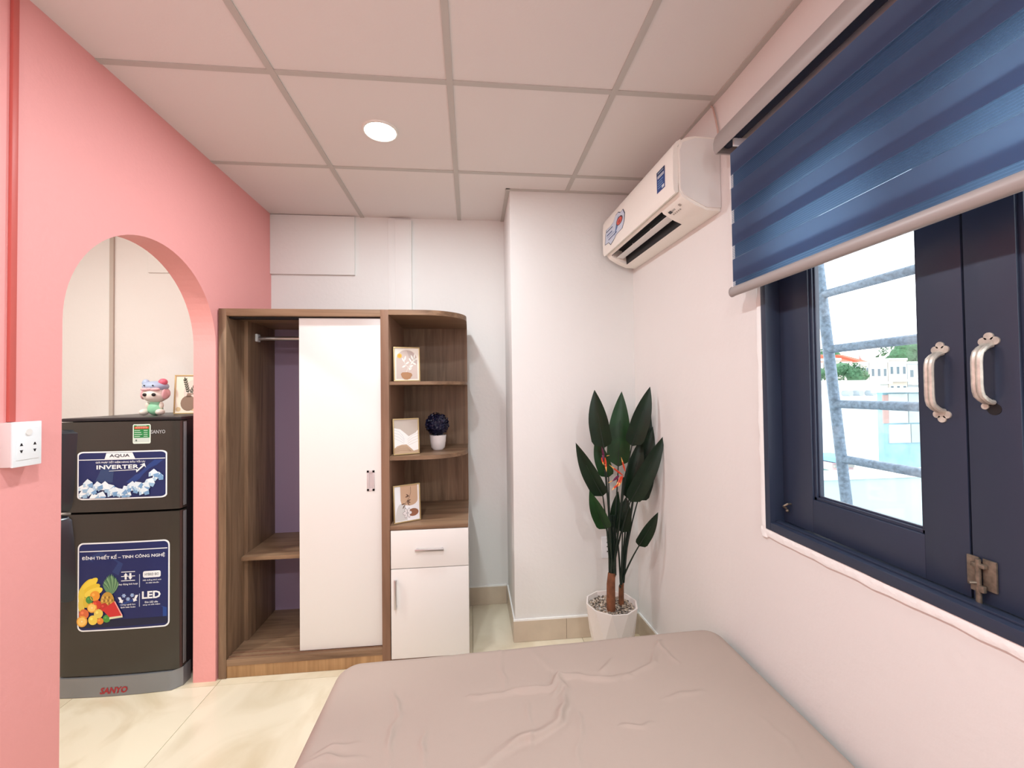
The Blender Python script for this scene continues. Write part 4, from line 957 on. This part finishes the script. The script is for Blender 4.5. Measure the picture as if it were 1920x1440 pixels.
# town
GZ = -9.0
M_gnd = mat('street_ground', (170, 170, 165), .95); struct(one('ground', (3, -120, GZ-.2), (260, 220, GZ), M_gnd))
M_hw = [mat('house_wall_%d' % i, c, .9) for i, c in enumerate([(186, 188, 186), (172, 166, 156), (190, 182, 172), (160, 170, 176), (178, 170, 162)])]
M_roof = mat('red_roof', (180, 82, 58), .85); M_wdark = mat('far_window', (70, 92, 104), .3); M_slab = mat('pale_slab', (224, 226, 224), .9)
def building(name, lo, hi, m, label, floors=3, cols=3, roof=None, group='houses across the rooftops', faces='yx'):
    t = thing(name, ((lo[0]+hi[0])/2, (lo[1]+hi[1])/2, lo[2]), label, 'building', group)
    one('wall', lo, hi, m, t)
    H = 3.1
    for k in range(floors):
        zt = hi[2]-.9-k*H
        if zt-1.5 < lo[2]: break
        if k: one('balcony_slab', (lo[0], lo[1]-.7, zt+.62), (hi[0], lo[1], zt+.80), M_slab, t); one('balcony_rail', (lo[0], lo[1]-.7, zt+.80-.0), (hi[0], lo[1]-.62, zt+.95), M_slab, t)
        for c in range(cols):
            w = (hi[0]-lo[0])/cols; cx = lo[0]+w*(c+.5)
            f = one('window', (cx-w*.28, lo[1]-.06, zt-1.35), (cx+w*.28, lo[1]-.0, zt), M_slab, t); one('pane', (cx-w*.22, lo[1]-.08, zt-1.27), (cx+w*.22, lo[1]-.06, zt-.08), M_wdark, f)
    if roof == 'hip':
        a, b = Vector(lo), Vector(hi); z = hi[2]; bm = nb(); e = .0
        v = [bm.verts.new(q) for q in ((lo[0]-e, lo[1]-e, z), (hi[0]+e, lo[1]-e, z), (hi[0]+e, hi[1]+e, z), (lo[0]-e, hi[1]+e, z))]
        mx, my = (lo[0]+hi[0])/2, (lo[1]+hi[1])/2; r = [bm.verts.new((mx-.5, my, z+1.5)), bm.verts.new((mx+.5, my, z+1.5))]
        for f in ((v[0], v[1], r[1], r[0]), (v[2], v[3], r[0], r[1]), (v[1], v[2], r[1]), (v[3], v[0], r[0]), (v[3], v[2], v[1], v[0])): bm.faces.new(f)
        obj('hip_roof', bm, M_roof, t)
    else:
        one('parapet', (lo[0], lo[1]-.15, hi[2]), (hi[0], hi[1], hi[2]+.35), M_slab, t)
        if roof == 'tank': 
            bm = nb(); lathe(bm, [(.01, 0), (.7, 0), (.7, 1.2), (.3, 1.5), (.01, 1.5)], ((lo[0]+hi[0])/2, lo[1]+2.5, hi[2]+.35), 16); obj('water_tank', bm, M_alu, t, smooth=True)
    return t
YF = 60
names = ['narrow house with a red hip roof at the left of the terrace row', 'low tan house with flat roof', 'house with small red roof above trees', 'tall pale house with balconies', 'blue-grey house with rooftop tank', 'long white house with flat roof', 'cream house at the end of the row', 'pale house seen beside the window frame']
spec = [(1500, 1544, 676, 'hip', 0), (1546, 1576, 672, None, 1), (1577, 1598, 674, 'hip', 2), (1599, 1612, 682, None, 3), (1613, 1629, 674, 'hip', 4), (1630, 1664, 676, 'tank', 0), (1665, 1700, 672, None, 2), (1701, 1745, 678, None, 3)]
for i, (u0, u1, v, rf, m) in enumerate(spec):
    yy = YF; a = at_y(u0, v+4, yy); b = at_y(u1, v+4, yy)
    building('town_house', (a.x, yy, GZ), (b.x, yy+9, a.z), M_hw[m], names[i], 3, 3 if (u1-u0) > 20 else 2, rf)
# white neighbour building and patched wall
a = at_y(1490, 722, 9.5); b = at_y(1658, 722, 9.5)
nbh = thing('neighbour_building', ((a.x+b.x)/2, 10, GZ), 'big plain white building behind the parapet', 'building')
one('wall', (a.x, 9.5, GZ), (b.x-.12, 13, a.z), mat('bright_white_render', (244, 246, 246), .9), nbh); one('roof_edge', (a.x-.1, 9.35, a.z), (b.x-.1, 13.1, a.z+.10), M_slab, nbh)
for u in (1592, 1612, 1636):
    q = at_y(u, 735, 9.35); tube_ = tube(nb(), [(q.x, 9.30, a.z-.22), (q.x, 9.52, a.z-.22)], .07, 12); obj('vent_pipe', tube_, M_hw[3], nbh, smooth=True)
a = at_y(1655, 736, 7.6); b = at_y(1790, 736, 7.6)
pw = thing('patched_wall', ((a.x+b.x)/2, 7.7, GZ), 'weathered pale blue wall faced with grey sheet panels', 'wall')
one('wall', (a.x, 7.6, GZ), (b.x, 7.72, a.z), mat('stained_blue_render', (120, 158, 172), .9, var=.28, vscale=2.2), pw); one('coping', (a.x-.05, 7.5, a.z), (b.x+.05, 7.8, a.z+.09), M_slab, pw)
M_sheet_p = [mat('sheet_panel_%d' % i, c, .7, var=.1, vscale=4) for i, c in enumerate([(160, 168, 168), (140, 156, 160), (172, 172, 166)])]
rnd = random.Random(5); x = a.x+.08; i = 0
for r_, (zt, zb) in enumerate(((a.z-.03, a.z-.62), (a.z-.65, a.z-1.02))):
    x = a.x+.10
    while x < b.x-.2:
        w_ = .34+.14*rnd.random(); one('sheet_panel', (x, 7.575, zb), (x+w_, 7.6, zt), M_sheet_p[i % 3], pw); x += w_+.02; i += 1
one('brick_pier', (a.x-.02, 7.57, a.z-.62), (a.x+.09, 7.6, a.z-.05), mat('brick_brown', (150, 126, 122), .9), pw)
# corrugated roof low on the left, sheds
a = at_y(1500, 890, 5.2); b = at_y(1566, 890, 5.2)
bm = nb(); N = 46
for i in range(N):
    x0, x1 = a.x+(b.x-a.x)*i/N, a.x+(b.x-a.x)*(i+1)/N; h0, h1 = .012*(i % 2), .012*((i+1) % 2)
    q = [bm.verts.new(p) for p in ((x0, 5.0, a.z+h0), (x1, 5.0, a.z+h1), (x1-.15, 6.6, a.z+.16+h1), (x0-.15, 6.6, a.z+.16+h0))]; bm.faces.new(q)
bmesh.ops.remove_doubles(bm, verts=bm.verts, dist=1e-4)
sr = thing('shed', ((a.x+b.x)/2, 5.8, GZ), 'shed with grey-green corrugated roof below the parapet', 'shed')
obj('corrugated_roof', bm, mat('green_corrugated_sheet', (92, 120, 118), .5), sr); one('wall', (a.x, 5.1, GZ), (b.x-.2, 6.5, a.z-.02), M_conc, sr)
a = at_y(1560, 868, 8.2); b = at_y(1602, 868, 8.2)
sh = thing('shed', ((a.x+b.x)/2, 8.5, GZ), 'small shed with blue sheet and red boards beside the white building', 'shed')
one('wall', (a.x, 8.2, GZ), (b.x-.02, 8.9, a.z), mat('shed_mauve', (196, 168, 170), .9), sh); one('blue_sheet', (a.x, 8.12, a.z+.02), (b.x, 8.8, a.z+.12), mat('shed_blue', (110, 168, 206), .7), sh, .01)
for k in range(5): one('board', (a.x+.02, 8.16, a.z-.10-.12*k), (b.x-.04, 8.2, a.z-.04-.12*k), M_conc, sh)
# trees
M_tl = mat('hazy_tree_leaves', (58, 98, 68), .8, var=.3, vscale=3); M_tt = mat('tree_trunk', (110, 94, 80), .9)
def tree(u, v, y, r, label):
    c = at_y(u, v, y); t = thing('tree', (c.x, y, GZ), label, 'tree', 'trees among the houses'); rn = random.Random(int(u))
    obj('trunk', tube(nb(), [(c.x, y, GZ), (c.x+.2, y, c.z)], [.35, .15], 8), M_tt, t, smooth=True)
    bm = nb()
    for k in range(7): ball(bm, (c.x+rn.uniform(-.6, .6)*r, y+rn.uniform(-.5, .5)*r, c.z+rn.uniform(-.35, .35)*r), (r*.5, r*.5, r*.4), sub=2)
    for k in range(420):
        n = Vector((rn.gauss(0, 1), rn.gauss(0, 1), rn.gauss(0, 1))).normalized(); q = Vector((c.x, y, c.z)) + Vector((n.x*r*1.05, n.y*r, n.z*r*.75))*rn.uniform(.7, 1.05)
        e = Vector((rn.uniform(-1, 1), rn.uniform(-1, 1), rn.uniform(-1, 1)))*r*.12; f = Vector((rn.uniform(-1, 1), rn.uniform(-1, 1), rn.uniform(-1, 1)))*r*.12
        bm.faces.new([bm.verts.new(q+w_) for w_ in (e, f, -e*.8)])
    obj('crown', bm, M_tl, t)
tree(1530, 702, 46, 1.2, 'green tree crown at the left edge of the glass'); tree(1591, 700, 48, 1.9, 'broad green tree in front of the terrace houses'); tree(1697, 664, 78, 4.2, 'tree crown rising behind the long white house'); tree(1545, 668, 82, 2.6, 'distant tree behind the red roofed house')
